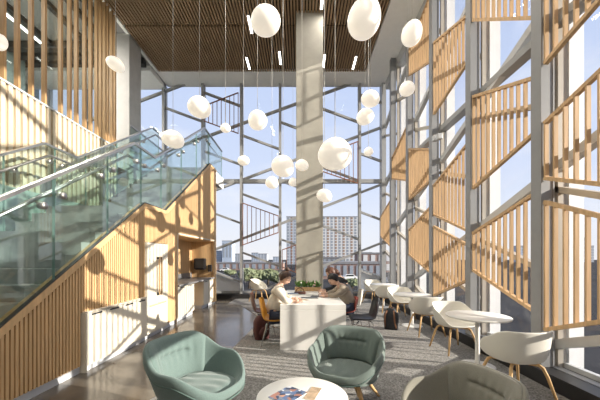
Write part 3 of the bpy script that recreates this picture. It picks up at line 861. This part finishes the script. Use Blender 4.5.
# ------------------------------------------------------------------ white shell armchairs
def armchair_proto(loc, rz, label, group):
    """front = local -Y"""
    t = thing('armchair', label, 'chair', loc, rz, group)
    n = 48
    def rim(th):
        a = abs(th)
        return .45 + .20*sstep(R(35), R(85), a) + .115*sstep(R(80), R(130), a)
    def Rr(th):
        cx, cy = math.sin(th), -math.cos(th); e = 2.4
        return 1/((abs(cx)/.295)**e + (abs(cy)/.275)**e)**(1/e)
    rows = []; levels = [0,.28,.52,.70,.80,.88,.94,.98,1.0]
    for v in levels:
        row = []
        for k in range(n):
            th = 2*PI*k/n-PI; bz = .405; rz_ = rim(th)
            if v <= .70: r = v/.70*.80; z = bz + .02*(v/.70)**3
            else:
                u = (v-.70)/.30; r = .80+.24*(u**.62); z = bz+.02+(rz_-bz-.02)*u**1.5
            row.append((Rr(th)*r*math.sin(th), -Rr(th)*r*math.cos(th), z))
        rows.append(row)
    q = MB(); q.grid(rows, 0, True); q.build('shell', M['white_shell'], t, subsurf=1, solid=.012, weld=True)
    for sx in (-1, 1):
        for sy in (-1, 1):
            q = MB(); q.tube([(.05*sx,.05*sy,.385),(.15*sx,.14*sy,.385),(.175*sx,.165*sy,.36),(.20*sx,.19*sy,.28),(.265*sx,.25*sy,0)], [.014,.016,.017,.016,.012], 10)
            q.build('leg', M['oak_leg'], t)
    q = MB(); q.box(-.11,.11,-.11,.11,.386,.402); q.build('seat_plate', M['oak_leg'], t)
    return t
AG = 'white shell armchairs with oak legs'
pa = armchair_proto((2.31,3.12,0), R(184), 'white shell armchair with its back to the camera at right, beside the black sill', AG)
dup(pa, (2.47,4.66,0), R(8), 'white shell armchair facing the camera behind the nearest round table')
dup(pa, (2.46,5.68,0), R(184), 'white shell armchair seen from behind, in front of the middle round table')
dup(pa, (2.46,7.10,0), R(10), 'white shell armchair facing the camera behind the middle round table')
dup(pa, (2.40,8.05,0), R(190), 'white shell armchair seen from behind, at the farthest round table near the column of windows')
dup(pa, (2.40,9.55,0), R(25), 'white shell armchair farthest away, behind the farthest round table')
dup(pa, (-1.47,10.02,0), R(75), 'white shell armchair standing alone by the back window on the left')

# ------------------------------------------------------------------ moulded side chairs at the long table
def side_chair(loc, rz, label, shell, bk=1.0):
    """front = local -Y"""
    t = thing('side_chair', label, 'chair', loc, rz)
    # profile along the centre line: front edge -> seat -> back top
    prof = [(-.235,.415),(-.20,.435),(-.12,.435),(-.02,.425),(.08,.425),(.15,.445),(.195,.50),(.22,.58),(.24,.68),(.255,.76),(.262,.82)]
    wid = [.19,.215,.23,.235,.23,.215,.205,.205,.20,.175,.11]
    prof = [(y_, z_ if z_ < .46 else .445+(z_-.445)*bk) for y_, z_ in prof]
    rows = []
    for (y_, z_), w in zip(prof, wid):
        row = []
        for k in range(13):
            s = k/6-1
            lift = .055*abs(s)**2.4
            if z_ < .5: row.append((w*s, y_, z_+lift))
            else: row.append((w*s, y_-lift*1.1, z_+.0*s))
        rows.append(row)
    q = MB(); q.grid(rows); q.build('shell', shell, t, subsurf=2, solid=.011)
    for sx in (-1, 1):
        for sy in (-1, 1):
            q = MB(); q.tube([(.09*sx,.09*sy-.02,.418),(.13*sx,.13*sy-.02,.40),(.215*sx,.215*sy-.01,.008)], .0085, 8)
            q.build('leg', M['wire'], t)
    q = MB(); q.tube([(-.15,-.15,.31),(.15,.11,.31)], .005, 6); q.tube([(.15,-.15,.31),(-.15,.11,.31)], .005, 6); q.build('wire_brace', M['wire'], t)
    return t
side_chair((-.46,4.95,0), R(90), 'mustard yellow shell chair on wire legs under the woman in cream', M['yellow_shell'])
side_chair((-.74,5.66,0), R(98), 'dark brown shell chair just left of and behind the yellow chair', M['brown_shell'])
side_chair((.86,5.66,0), R(-92), 'brick red shell chair under the person in the beige sweater', M['red_shell'], .78)
side_chair((1.10,5.02,0), R(-88), 'empty black shell chair on the right of the long table', M['black_seat'])
side_chair((1.10,6.32,0), R(-90), 'off white shell chair under the person in the dark coat', M['white_shell'])

# ------------------------------------------------------------------ people
def skin_mesh(pts, edges, root, sub=1):
    me = bpy.data.meshes.new('tmp'); bm = bmesh.new()
    ly = bm.verts.layers.skin.verify()
    vs = {k: bm.verts.new(p[:3]) for k, p in pts.items()}
    for a, c in edges: bm.edges.new((vs[a], vs[c]))
    for k, p in pts.items():
        r = p[3]; vs[k][ly].radius = (r, r) if not isinstance(r, tuple) else r
        vs[k][ly].use_root = (k == root)
    bm.to_mesh(me); bm.free()
    o = bpy.data.objects.new('tmp', me); COL.objects.link(o)
    s = o.modifiers.new('skin', 'SKIN'); s.use_smooth_shade = True
    if sub: u = o.modifiers.new('sub', 'SUBSURF'); u.levels = sub; u.render_levels = sub
    dg = bpy.context.evaluated_depsgraph_get(); dg.update()
    ev = o.evaluated_get(dg); m2 = bpy.data.meshes.new_from_object(ev, depsgraph=dg)
    bpy.data.objects.remove(o); bpy.data.meshes.remove(me)
    return m2
def append_mesh(mb, me):
    mb.add([v.co[:] for v in me.vertices], [tuple(p.vertices) for p in me.polygons], 0, True)

def figure(label, hip, face, spine, headc, pitch, hands, mats, hair_style, foot_fwd=.42, shoulder=.175, tilt=0):
    """hip: world (x,y,z) of the pelvis; face: +1 looks to +X, -1 looks to -X. spine: (chest_dx,chest_z,neck_dx,neck_z) relative forward."""
    jac, tro, hair = mats
    t = thing('person', label, 'person', (hip[0], hip[1], 0))
    def W(fwd, side, z): return (face*fwd, side*face*-1, z)   # side + = figure's left ... local frame of the thing
    hz = hip[2]; cdx, cz, ndx, nz = spine; hdx, hz2 = headc
    pts = {}; E = []
    def P(k, fwd, side, z, r): pts[k] = (*W(fwd, side, z), r)
    P('pelvis', 0, 0, hz, .115); P('waist', cdx*.45, 0, hz+(cz-hz)*.45, .105); P('chest', cdx, 0, cz, .118); P('upper', (cdx+ndx)/2, 0, (cz+nz)/2+.02, .085)
    P('neck', ndx, 0, nz, .048); P('skull', ndx+(hdx-ndx)*.6, 0, nz+(hz2-nz)*.6, .05)
    E += [('pelvis','waist'),('waist','chest'),('chest','upper'),('upper','neck'),('neck','skull')]
    arm = {}
    for s, nm in ((1,'l'),(-1,'r')):
        hx, hs, hzz = hands[nm]
        sh = (cdx*.6+ndx*.4, s*shoulder, cz+(nz-cz)*.50)
        wr = (hx-.09, hs, hzz+.015)
        el = ((sh[0]+wr[0])/2-.02, s*(shoulder+.07), min(sh[2], wr[2])+.01 if wr[2] < sh[2] else wr[2])
        el = (el[0], el[1], wr[2]+.02)
        P('sh'+nm, *sh, .060); P('el'+nm, *el, .043); P('wr'+nm, *wr, .028)
        P('palm'+nm, hx-.03, hs, hzz+.008, .030)
        E += [('upper','sh'+nm),('sh'+nm,'el'+nm),('el'+nm,'wr'+nm),('wr'+nm,'palm'+nm)]
        arm[nm] = (sh, el, wr, (hx, hs, hzz), s)
        kn = (foot_fwd, s*.10, hz-.015); an = (foot_fwd+.03, s*.10, .09); to = (foot_fwd+.16, s*.11, .045)
        P('th'+nm, .06, s*.085, hz-.01, .092); P('kn'+nm, *kn, .062); P('ca'+nm, foot_fwd+.0, s*.10, .30, .055); P('an'+nm, *an, .038); P('to'+nm, *to, .034)
        E += [('pelvis','th'+nm),('th'+nm,'kn'+nm),('kn'+nm,'ca'+nm),('ca'+nm,'an'+nm),('an'+nm,'to'+nm)]
    body = MB(); append_mesh(body, skin_mesh(pts, E, 'pelvis'))
    # head: egg skull with jaw, nose, brow, ears; turned down by pitch
    hc = Vector(W(hdx, 0, hz2)); yaw = 0 if face > 0 else PI
    rot = Matrix.Rotation(yaw, 3, 'Z') @ Matrix.Rotation(R(pitch), 3, 'Y')
    rows = []; m, n = 18, 24
    for i in range(m+1):
        a = PI*i/m; row = []
        for k in range(n):
            f = 2*PI*k/n; z = -math.cos(a); sx = math.sin(a)*math.cos(f); sy = math.sin(a)*math.sin(f)
            jaw = 1-.26*max(0, -z)**1.4
            p = Vector((sx*.096*(jaw if sx < 0 else 1-.10*max(0,-z)), sy*.074*jaw, z*.118))
            if sx > 0:
                p.x += .020*math.exp(-((sy/.16)**2))*math.exp(-((z+.16)/.16)**2)      # nose
                p.x += .007*math.exp(-((z-.14)/.10)**2)                                # brow
                for e in (-.42, .42): p.x -= .010*math.exp(-(((sy-e)/.2)**2))*math.exp(-((z-.0)/.11)**2)   # eye sockets
                p.x += .007*math.exp(-((sy/.28)**2))*math.exp(-((z+.46)/.09)**2)      # lips
                p.x += .008*math.exp(-((sy/.3)**2))*math.exp(-((z+.82)/.15)**2)       # chin
            row.append(hc + rot @ p)
        rows.append(row)
    body.grid(rows, 0, True)
    for s in (-1, 1): body.ell(hc + rot @ Vector((-.005, .074*s, -.008)), (.018,.010,.030), 10, 8, 0, rot)
    # eyes and mouth as tinted small patches
    for s in (-1, 1):
        body.ell(hc + rot @ Vector((.086, .031*s, .002)), (.008,.013,.007), 10, 6, 1, rot)
        body.ell(hc + rot @ Vector((.090, .032*s, .020)), (.006,.018,.003), 8, 6, 3, rot)
    body.ell(hc + rot @ Vector((.094, 0, -.055)), (.007,.020,.006), 10, 6, 2, rot)
    # fingers: four of different length, curled, plus a thumb from the side of the palm
    for nm, (sh, el, wr, hd, s) in arm.items():
        d = Vector((hd[0]-wr[0], hd[1]-wr[1], 0)).normalized(); side = Vector((-d.y, d.x, 0))
        base = Vector((hd[0]-.02, hd[1], hd[2]+.008))
        def Q(v): return W(v.x, v.y, v.z)
        body.tube([Q(base-d*.05), Q(base-d*.01), Q(base+d*.028)], [.026,.036,.034], 10)
        for k, ln in enumerate((.062, .074, .070, .054)):
            o = (k-1.5)*.0185
            p0 = base + d*.02 + side*o; p1 = p0 + d*ln*.45 + Vector((0,0,.010)); p2 = p1 + d*ln*.35 - Vector((0,0,.006)); p3 = p2 + d*ln*.22 - Vector((0,0,.012))
            body.tube([Q(p0), Q(p1), Q(p2), Q(p3)], [.0092,.0088,.008,.0062], 8)
        p0 = base - d*.03 - side*.03*s; p1 = p0 + d*.03 - side*.022*s; p2 = p1 + d*.032 - side*.002*s
        body.tube([Q(p0), Q(p1), Q(p2)], [.012,.010,.0075], 8)
    body.build('body', [M['skin'], M['dark_line'], M['lip'], hair], t)
    # jacket (torso + sleeves), trousers, shoes
    jp = {}; je = []
    def J(k, src, r, dz=0):
        x_, y_, z_, _ = pts[src]; jp[k] = (x_, y_, z_+dz, r)
    J('pelvis','pelvis',.148); J('waist','waist',.150); J('chest','chest',.150); J('upper','upper',.108); J('neck','neck',.066,-.035)
    je += [('pelvis','waist'),('waist','chest'),('chest','upper'),('upper','neck')]
    for nm in ('l','r'):
        J('sh'+nm,'sh'+nm,.084); J('el'+nm,'el'+nm,.062); J('wr'+nm,'wr'+nm,.045)
        je += [('upper','sh'+nm),('sh'+nm,'el'+nm),('el'+nm,'wr'+nm)]
    q = MB(); append_mesh(q, skin_mesh(jp, je, 'pelvis')); q.build('jacket', jac, t)
    tp = {}; te = []
    for k, r in (('pelvis',.128),): tp[k] = (*pts[k][:3], r)
    for nm in ('l','r'):
        for k, r in (('th',.103),('kn',.075),('ca',.066),('an',.052)): tp[k+nm] = (*pts[k+nm][:3], r)
        te += [('pelvis','th'+nm),('th'+nm,'kn'+nm),('kn'+nm,'ca'+nm),('ca'+nm,'an'+nm)]
    q = MB(); append_mesh(q, skin_mesh(tp, te, 'pelvis')); q.build('trousers', tro, t)
    for nm in ('l','r'):
        a = Vector(pts['an'+nm][:3]); c = Vector(pts['to'+nm][:3])
        q = MB(); q.tube([(a.x-.06*face, a.y, .055), (a.x, a.y, .06), (c.x-.02*face, c.y, .05), (c.x+.05*face, c.y, .042)], [.038,.044,.043,.028], 12); q.build('shoe', M['shoe'], t)
    # hair
    q = MB()
    rows = []
    for i in range(14):
        a = R(175)*i/13; row = []
        for k in range(24):
            f = 2*PI*k/24; z = math.cos(a); sx = math.sin(a)*math.cos(f); sy = math.sin(a)*math.sin(f)
            lim = .02 if hair_style != 'long' else -.2
            p = Vector((sx*.112-.012, sy*.090, z*.128+.004))
            if sx > .12 and z < .42: p.x = min(p.x, .035); p.z = max(p.z, .046)  # hairline above the brow
            if z < -.45 and hair_style != 'long': p *= .8
            row.append(hc + rot @ p)
        rows.append(row)
    q.grid(rows, 0, True)
    if hair_style == 'bun':
        q.ell(hc + rot @ Vector((-.055, 0, .145)), (.042,.042,.036), 14, 10, 0, rot)
    if hair_style == 'long':
        for s in (-1, 1):
            q.tube([hc + rot @ Vector((.01,.075*s,.05)), hc + rot @ Vector((.03,.085*s,-.06)), hc + rot @ Vector((.045,.07*s,-.16))], [.035,.038,.018], 10)
        q.tube([hc + rot @ Vector((-.09,0,.0)), hc + rot @ Vector((-.10,0,-.1)), hc + rot @ Vector((-.08,0,-.22))], [.06,.065,.03], 12)
    q.build('hair', hair, t)
    return t
figure('person in a cream jacket with brown hair in a bun, writing at the table', (-.50,4.97,.52), 1, (.10,.87,.15,1.04), (.225,1.155), 36,
       {'l': (.46,.16,.765), 'r': (.44,-.14,.765)}, (M['cream_cloth'], M['jeans'], M['hair_brown']), 'bun', .40)
figure('person in a beige sweater with short black hair, bent over the table', (.98,5.66,.53), -1, (.13,.83,.24,.985), (.345,1.075), 48,
       {'l': (.56,.14,.765), 'r': (.56,-.15,.765)}, (M['beige_cloth'], M['jeans'], M['hair_black']), 'short', .40)
figure('person in a dark coat with long auburn hair, leaning over the long table', (1.10,6.32,.55), -1, (.17,.92,.33,1.10), (.45,1.18), 42,
       {'l': (.66,.14,.765), 'r': (.66,-.16,.765)}, (M['dark_cloth'], M['dark_cloth'], M['hair_auburn']), 'long', .40)

# ------------------------------------------------------------------ bags
def backpack(loc, rz, label, cloth, trim, w=.30, h=.46, d=.17):
    t = thing('backpack', label, 'backpack', loc, rz)
    rows = []
    for i in range(13):
        v = i/12; s = .92+.10*math.sin(PI*v)-.42*max(0, v-.72)/.28; row = []
        for k in range(28):
            a = 2*PI*k/28; e = .55
            cx = math.copysign(abs(math.cos(a))**e, math.cos(a)); cy = math.copysign(abs(math.sin(a))**e, math.sin(a))
            row.append((cx*w/2*s, cy*d/2*s+.03*v, h*(v if v < 1 else .985)))
        rows.append(row)
    q = MB(); q.grid([[(0,0,0)]*28]+rows+[[(0,.03,h)]*28], 0, True); q.build('body', cloth, t, weld=True)
    q = MB(); q.ell((0,-d/2-.012,h*.32), (w*.36,.05,h*.24), 18, 12); q.build('front_pocket', cloth, t)
    q = MB(); q.tube([(-.035,.02,h*.96),(-.03,.02,h*1.05),(.03,.02,h*1.05),(.035,.02,h*.96)], .010, 8); q.build('handle', trim, t)
    for s in (-1, 1):
        q = MB(); q.tube([(.07*s,d/2-.0,h*.9),(.09*s,d/2+.06,h*.68),(.10*s,d/2+.05,h*.35),(.11*s,d/2-.02,h*.1)], .016, 8); q.build('strap', trim, t)
    return t
backpack((-.72,5.32,.008), R(35), 'maroon backpack on the floor behind the yellow chair', M['bag_red'], M['bag_red'], .28, .43)
backpack((1.90,6.06,.008), R(150), 'charcoal backpack with tan trim on the carpet by the middle round table', M['bag_grey'], M['bag_tan'], .29, .44)

# ------------------------------------------------------------------ things on the long table
TZ = .7475
t = thing('planter_box', 'low planter of green leaves and flowers at the far end of the long table', 'planter', (.16, 6.62, TZ))
q = MB(); q.box(-.30,.30,-.07,.07,0,.085); q.build('trough', M['oak'], t, bevel=.005)
q = MB(); q.box(-.28,.28,-.055,.055,.08,.088); q.build('soil', M['soil'], t)
q = MB()
for k in range(120):
    c = Vector((random.uniform(-.27,.27), random.uniform(-.05,.05), .086)); d = Vector((random.uniform(-.08,.08), random.uniform(-.08,.08), random.uniform(.05,.17)))
    e = c+d; s = d.cross(Vector((random.uniform(-1,1),random.uniform(-1,1),.2))).normalized()*.02
    q.add([c, c+d*.55+s, e, c+d*.55-s], [(0,1,2,3)])
q.build('leaves', M['leaf'], t, fixn=False)
q = MB()
for k in range(7): q.ell((random.uniform(-.05,.26), random.uniform(-.05,.05), random.uniform(.13,.2)), (.022,.022,.018), 10, 6)
q.build('flowers', mat('pink flower', (.68,.42,.42), .7), t)
t = thing('bottle', 'slim clear bottle standing beside the planter on the long table', 'bottle', (.0, 6.30, TZ))
q = MB(); q.lathe([(.03,0),(.032,.01),(.032,.13),(.014,.17),(.013,.20)], 20); q.build('bottle_body', M['glass_stair'], t)
q = MB(); q.lathe([(.016,.20),(.016,.225)], 16); q.build('bottle_cap', M['white_shell'], t)
t = thing('handbag', 'brown bag with arched handle on the table in front of the column', 'bag', (-.02, 6.0, TZ))
q = MB(); q.box(-.12,.12,-.05,.05,0,.055); q.build('body', M['plum'], t, bevel=.02)
q = MB(); q.tube([(.085*math.cos(a), 0, .045+.085*math.sin(a)) for a in [PI*k/12 for k in range(13)]], .011, 8); q.build('handle', M['bag_tan'], t)
def book(x, y, w, d, h, rz, mcol, label, cat='book', z=TZ, name='book'):
    t = thing(name, label, cat, (x, y, z), R(rz))
    q = MB(); q.box(-w/2+.002,w/2-.003,-d/2+.003,d/2-.003,.001,h-.001); q.build('pages', M['paper'], t)
    q = MB(); q.box(-w/2,w/2,-d/2,d/2,h-.001,h+.001); q.box(-w/2,w/2,-d/2,d/2,0,.001); q.box(-w/2-.001,-w/2+.001,-d/2,d/2,0,h); q.build('cover', mcol, t)
book(-.16, 5.86, .2, .15, .035, 10, M['blue_cover'], 'blue book lying on the left edge of the long table')
book(.16, 5.42, .30, .22, .008, 4, M['dark_cover'], 'dark magazine spread in the middle of the long table', 'magazine', name='magazine')
book(.34, 5.62, .28, .2, .008, -12, M['dark_cover'], 'grey magazine lying in front of the person in the beige sweater', 'magazine', name='magazine')
book(.02, 5.12, .22, .15, .007, 30, M['tan_cover'], 'tan magazine nearest the front end of the long table', 'magazine', name='magazine')
for i,(x_,y_,rz_,lab) in enumerate([(-.02,5.28,12,'white sheet of paper under the hands of the person in cream'),(.40,5.95,-8,'white sheet of paper beside the hands of the person in the dark coat')]):
    q = MB(); q.box(-.105,.105,-.148,.148,0,.0012); o = q.build('paper_sheet', M['paper']); o.location = (x_, y_, TZ+.0002); o.rotation_euler = (0,0,R(rz_)); tag(o, lab, 'paper')

# ------------------------------------------------------------------ outside: ground, city, trees, cars
GZ = -4.0
b = MB(); b.box(-900, 900, 11.4, 900, GZ-.5, GZ); b.box(3.7, 900, -300, 11.4, GZ-.5, GZ)
tag(b.build('ground', M['asphalt']), kind='structure')
def block(name, xa, xb, yt, Yd, depth, label, wall, cols=0, colmats=None, rows_=0, group='distant city blocks'):
    A = onY(xa, yt, Yd); C = onY(xb, yt, Yd); h = A[2]-GZ; w = C[0]-A[0]
    t = thing(name, label, 'building', ((A[0]+C[0])/2, Yd+depth/2, GZ), 0, group)
    q = MB(); q.box(-w/2, w/2, -depth/2, depth/2, 0, h); q.build('wall', wall, t)
    if cols:
        q = [MB() for _ in colmats]
        for k in range(cols):
            u = -w/2 + w*(k+.5)/cols; ww = w/cols*.27
            nfl = rows_ or 1
            for r_ in range(nfl):
                z0 = h*(r_+.22)/nfl; z1 = h*(r_+.90)/nfl
                q[k % len(q)].box(u-ww, u+ww, -depth/2-.15, -depth/2+.05, z0, z1)
                if k < 3 or True:
                    pass
        for qq, mm in zip(q, colmats):
            if qq.v: qq.build('window', mm, t)
    q = MB(); q.box(-w/2-.2, w/2+.2, -depth/2-.2, depth/2+.2, h, h+.6); q.build('roof', M['roof_grey'], t)
    return t
block('tower_block', 322, 357.5, 217, 250, 20, 'white tower block with brown and grey window strips right of the column', M['tower_white'], 9, [M['tower_glass'], M['tower_brown']], 16)
block('tower_block', 286.5, 300, 217, 250, 20, 'grey tower block peeping out left of the concrete column', M['tower_grey'], 4, [M['tower_glass'], M['tower_brown']], 16)
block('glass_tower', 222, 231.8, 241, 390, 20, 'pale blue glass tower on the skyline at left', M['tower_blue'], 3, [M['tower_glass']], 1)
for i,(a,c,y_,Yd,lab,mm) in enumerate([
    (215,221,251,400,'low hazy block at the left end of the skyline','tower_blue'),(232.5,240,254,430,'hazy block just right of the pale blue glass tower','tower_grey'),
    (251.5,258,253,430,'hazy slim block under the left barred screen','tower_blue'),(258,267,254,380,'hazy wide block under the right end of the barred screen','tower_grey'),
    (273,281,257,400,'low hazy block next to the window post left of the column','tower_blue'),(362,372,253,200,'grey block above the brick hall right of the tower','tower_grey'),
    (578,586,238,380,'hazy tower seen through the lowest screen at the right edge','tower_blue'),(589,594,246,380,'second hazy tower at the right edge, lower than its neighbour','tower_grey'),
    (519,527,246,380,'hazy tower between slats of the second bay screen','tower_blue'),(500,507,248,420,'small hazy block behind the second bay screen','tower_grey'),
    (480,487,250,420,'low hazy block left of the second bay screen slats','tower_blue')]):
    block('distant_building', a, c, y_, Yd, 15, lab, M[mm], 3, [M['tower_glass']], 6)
block('brick_hall', 322, 381, 264, 75, 14, 'long low red brick hall behind the seated people', M['brick'], 9, [M['tower_glass']], 1)
block('brick_hall', 361.5, 400, 254, 110, 14, 'taller red brick hall at the corner of the window walls', M['brick'], 5, [M['tower_white']], 2)
block('brick_hall', 205, 283, 263.5, 130, 14, 'long red brick row below the skyline on the left', M['brick'], 12, [M['tower_glass']], 1)
block('brick_hall', 318, 345, 258, 140, 14, 'grey roofed hall at the foot of the white tower block', M['roof_grey'], 6, [M['tower_glass']], 1)
def tree(xp, yt, Yd, w, label):
    p = onY(xp, yt, Yd); h = p[2]-GZ
    t = thing('tree', label, 'tree', (p[0], Yd, GZ), 0, 'trees outside the back window')
    q = MB(); q.tube([(0,0,0),(.1,0,h*.35),(0,.1,h*.7)], [.22,.16,.07], 8); q.build('trunk', M['bark'], t)
    q = MB()
    for k in range(420):
        th = random.uniform(0,2*PI); ph = math.acos(random.uniform(-1,1)); rr = random.uniform(.55,1)
        c = Vector((math.sin(ph)*math.cos(th)*w*rr, math.sin(ph)*math.sin(th)*w*rr, h*.66+math.cos(ph)*h*.33*rr))
        u = Vector((random.uniform(-1,1),random.uniform(-1,1),random.uniform(-1,1))).normalized(); v = u.orthogonal().normalized(); s = random.uniform(.25,.5)
        q.add([c-u*s, c+v*s*.6, c+u*s, c-v*s*.6], [(0,1,2,3)])
    q.build('crown', M['leaf2'], t, fixn=False)
for a in [(249,268,52,1.9,'green tree left of the lone white chair outside the back window'),(258,270,56,1.8,'tree behind the lone white chair outside the back window'),
          (268,269,60,2.2,'tree between the lone white chair and the person in cream'),(277,272,55,1.6,'low tree just left of the head with the bun'),
          (230,270,85,1.8,'small tree outside the leftmost window bay'),(352,279,52,1.3,'small tree right of the person in the dark coat')]:
    tree(*a)
def car(loc, rz, label, paint):
    t = thing('car', label, 'car', loc, rz, 'parked cars outside')
    pr = [(-2.1,.35),(-2.1,.8),(-1.5,.9),(-.9,1.42),(.8,1.45),(1.5,.95),(2.1,.85),(2.1,.35)]
    q = MB(); q.prism(pr, 'y', -.85, .85); q.build('body', paint, t, bevel=.06)
    q = MB(); q.prism([(-1.25,.95),(-.85,1.35),(.75,1.37),(1.2,.97)], 'y', -.87, .87); q.build('side_window', M['car_glass'], t)
    for sx in (-1.3, 1.3):
        for sy in (-.8, .8):
            q = MB(); q.tube([(sx,sy-.1,.33),(sx,sy+.1,.33)], .33, 18); q.build('wheel', M['tyre'], t)
for a in [((12,72,GZ),.2,'white parked car outside behind the person in the dark coat','car_white'),((8.6,66,GZ),.1,'pale car parked left of the other outside the back window','car_white'),
          ((-31,118,GZ),.1,'white van like car outside the leftmost window bay','car_white'),((17,60,GZ),1.4,'grey parked car outside near the corner of the window walls','car_grey')]:
    car(a[0], a[1], a[2], M[a[3]])

# ------------------------------------------------------------------ light
def sun_lamp():
    l = bpy.data.lights.new('sun', 'SUN'); l.energy = 8.0; l.angle = R(.6); l.color = (1, .91, .78)
    o = bpy.data.objects.new('sun', l); COL.objects.link(o)
    d = Vector((-1, .27, -.365)).normalized()
    o.rotation_euler = d.to_track_quat('-Z', 'Y').to_euler()
sun_lamp()
def area(loc, sx, sy, e, col=(1,.93,.84)):
    l = bpy.data.lights.new('ceiling_lamp', 'AREA'); l.shape = 'RECTANGLE'; l.size = sx; l.size_y = sy; l.energy = e; l.color = col
    o = bpy.data.objects.new('ceiling_lamp', l); COL.objects.link(o); o.location = loc
for xx in (-1.42, .8):
    for yy in (-1.5, 1.5, 4.5, 7.2): area((xx, yy, ZC-.05), .12, 1.2, 34)
area((-7.2, 6.0, ZC-.16), .2, 4, 600)
w = bpy.data.worlds.new('sky'); sc.world = w; w.use_nodes = True; nt = w.node_tree
bg = nt.nodes['Background']
tc = nt.nodes.new('ShaderNodeTexCoord'); sp = nt.nodes.new('ShaderNodeSeparateXYZ'); nt.links.new(tc.outputs['Generated'], sp.inputs[0])
cr = nt.nodes.new('ShaderNodeValToRGB'); e = cr.color_ramp.elements
e[0].position = 0; e[0].color = (.86,.86,.88,1); e[1].position = 1; e[1].color = (.42,.52,.78,1)
for p, c in ((.10,(.80,.84,.93,1)), (.25,(.66,.745,.94,1)), (.5,(.56,.66,.90,1))):
    x = e.new(p); x.color = c
nt.links.new(sp.outputs['Z'], cr.inputs['Fac'])
nz = nt.nodes.new('ShaderNodeTexNoise'); nz.inputs['Scale'].default_value = 3.5; nz.inputs['Detail'].default_value = 6
mp = nt.nodes.new('ShaderNodeMapping'); mp.inputs['Scale'].default_value = (1,1,3); nt.links.new(tc.outputs['Generated'], mp.inputs[0]); nt.links.new(mp.outputs[0], nz.inputs['Vector'])
r2 = nt.nodes.new('ShaderNodeValToRGB'); r2.color_ramp.elements[0].position = .55; r2.color_ramp.elements[1].position = .8
r2.color_ramp.elements[0].color = (0,0,0,1); r2.color_ramp.elements[1].color = (.6,.6,.6,1)
nt.links.new(nz.outputs['Fac'], r2.inputs['Fac'])
mx = nt.nodes.new('ShaderNodeMix'); mx.data_type = 'RGBA'
nt.links.new(r2.outputs[0], mx.inputs[0]); nt.links.new(cr.outputs[0], mx.inputs[6]); mx.inputs[7].default_value = (.92,.92,.94,1)
nt.links.new(mx.outputs[2], bg.inputs['Color']); bg.inputs['Strength'].default_value = .92

# ------------------------------------------------------------------ camera
cam = bpy.data.cameras.new('camera'); co = bpy.data.objects.new('camera', cam); COL.objects.link(co)
co.location = (0, 0, H); co.rotation_euler = (R(90), 0, 0)
cam.sensor_width = 36; cam.lens = F/600*36; cam.shift_x = -(X0-300)/600; cam.shift_y = (YH-200)/600
cam.clip_end = 2000
sc.camera = co
sc.view_settings.view_transform = 'Standard'; sc.view_settings.look = 'None'; sc.view_settings.gamma = 1; sc.view_settings.exposure = .28
sc.view_settings.use_curve_mapping = False
sc.cycles.transparent_max_bounces = 24; sc.cycles.max_bounces = 10; sc.cycles.diffuse_bounces = 6
sc.cycles.use_denoising = True; sc.cycles.sample_clamp_indirect = 6
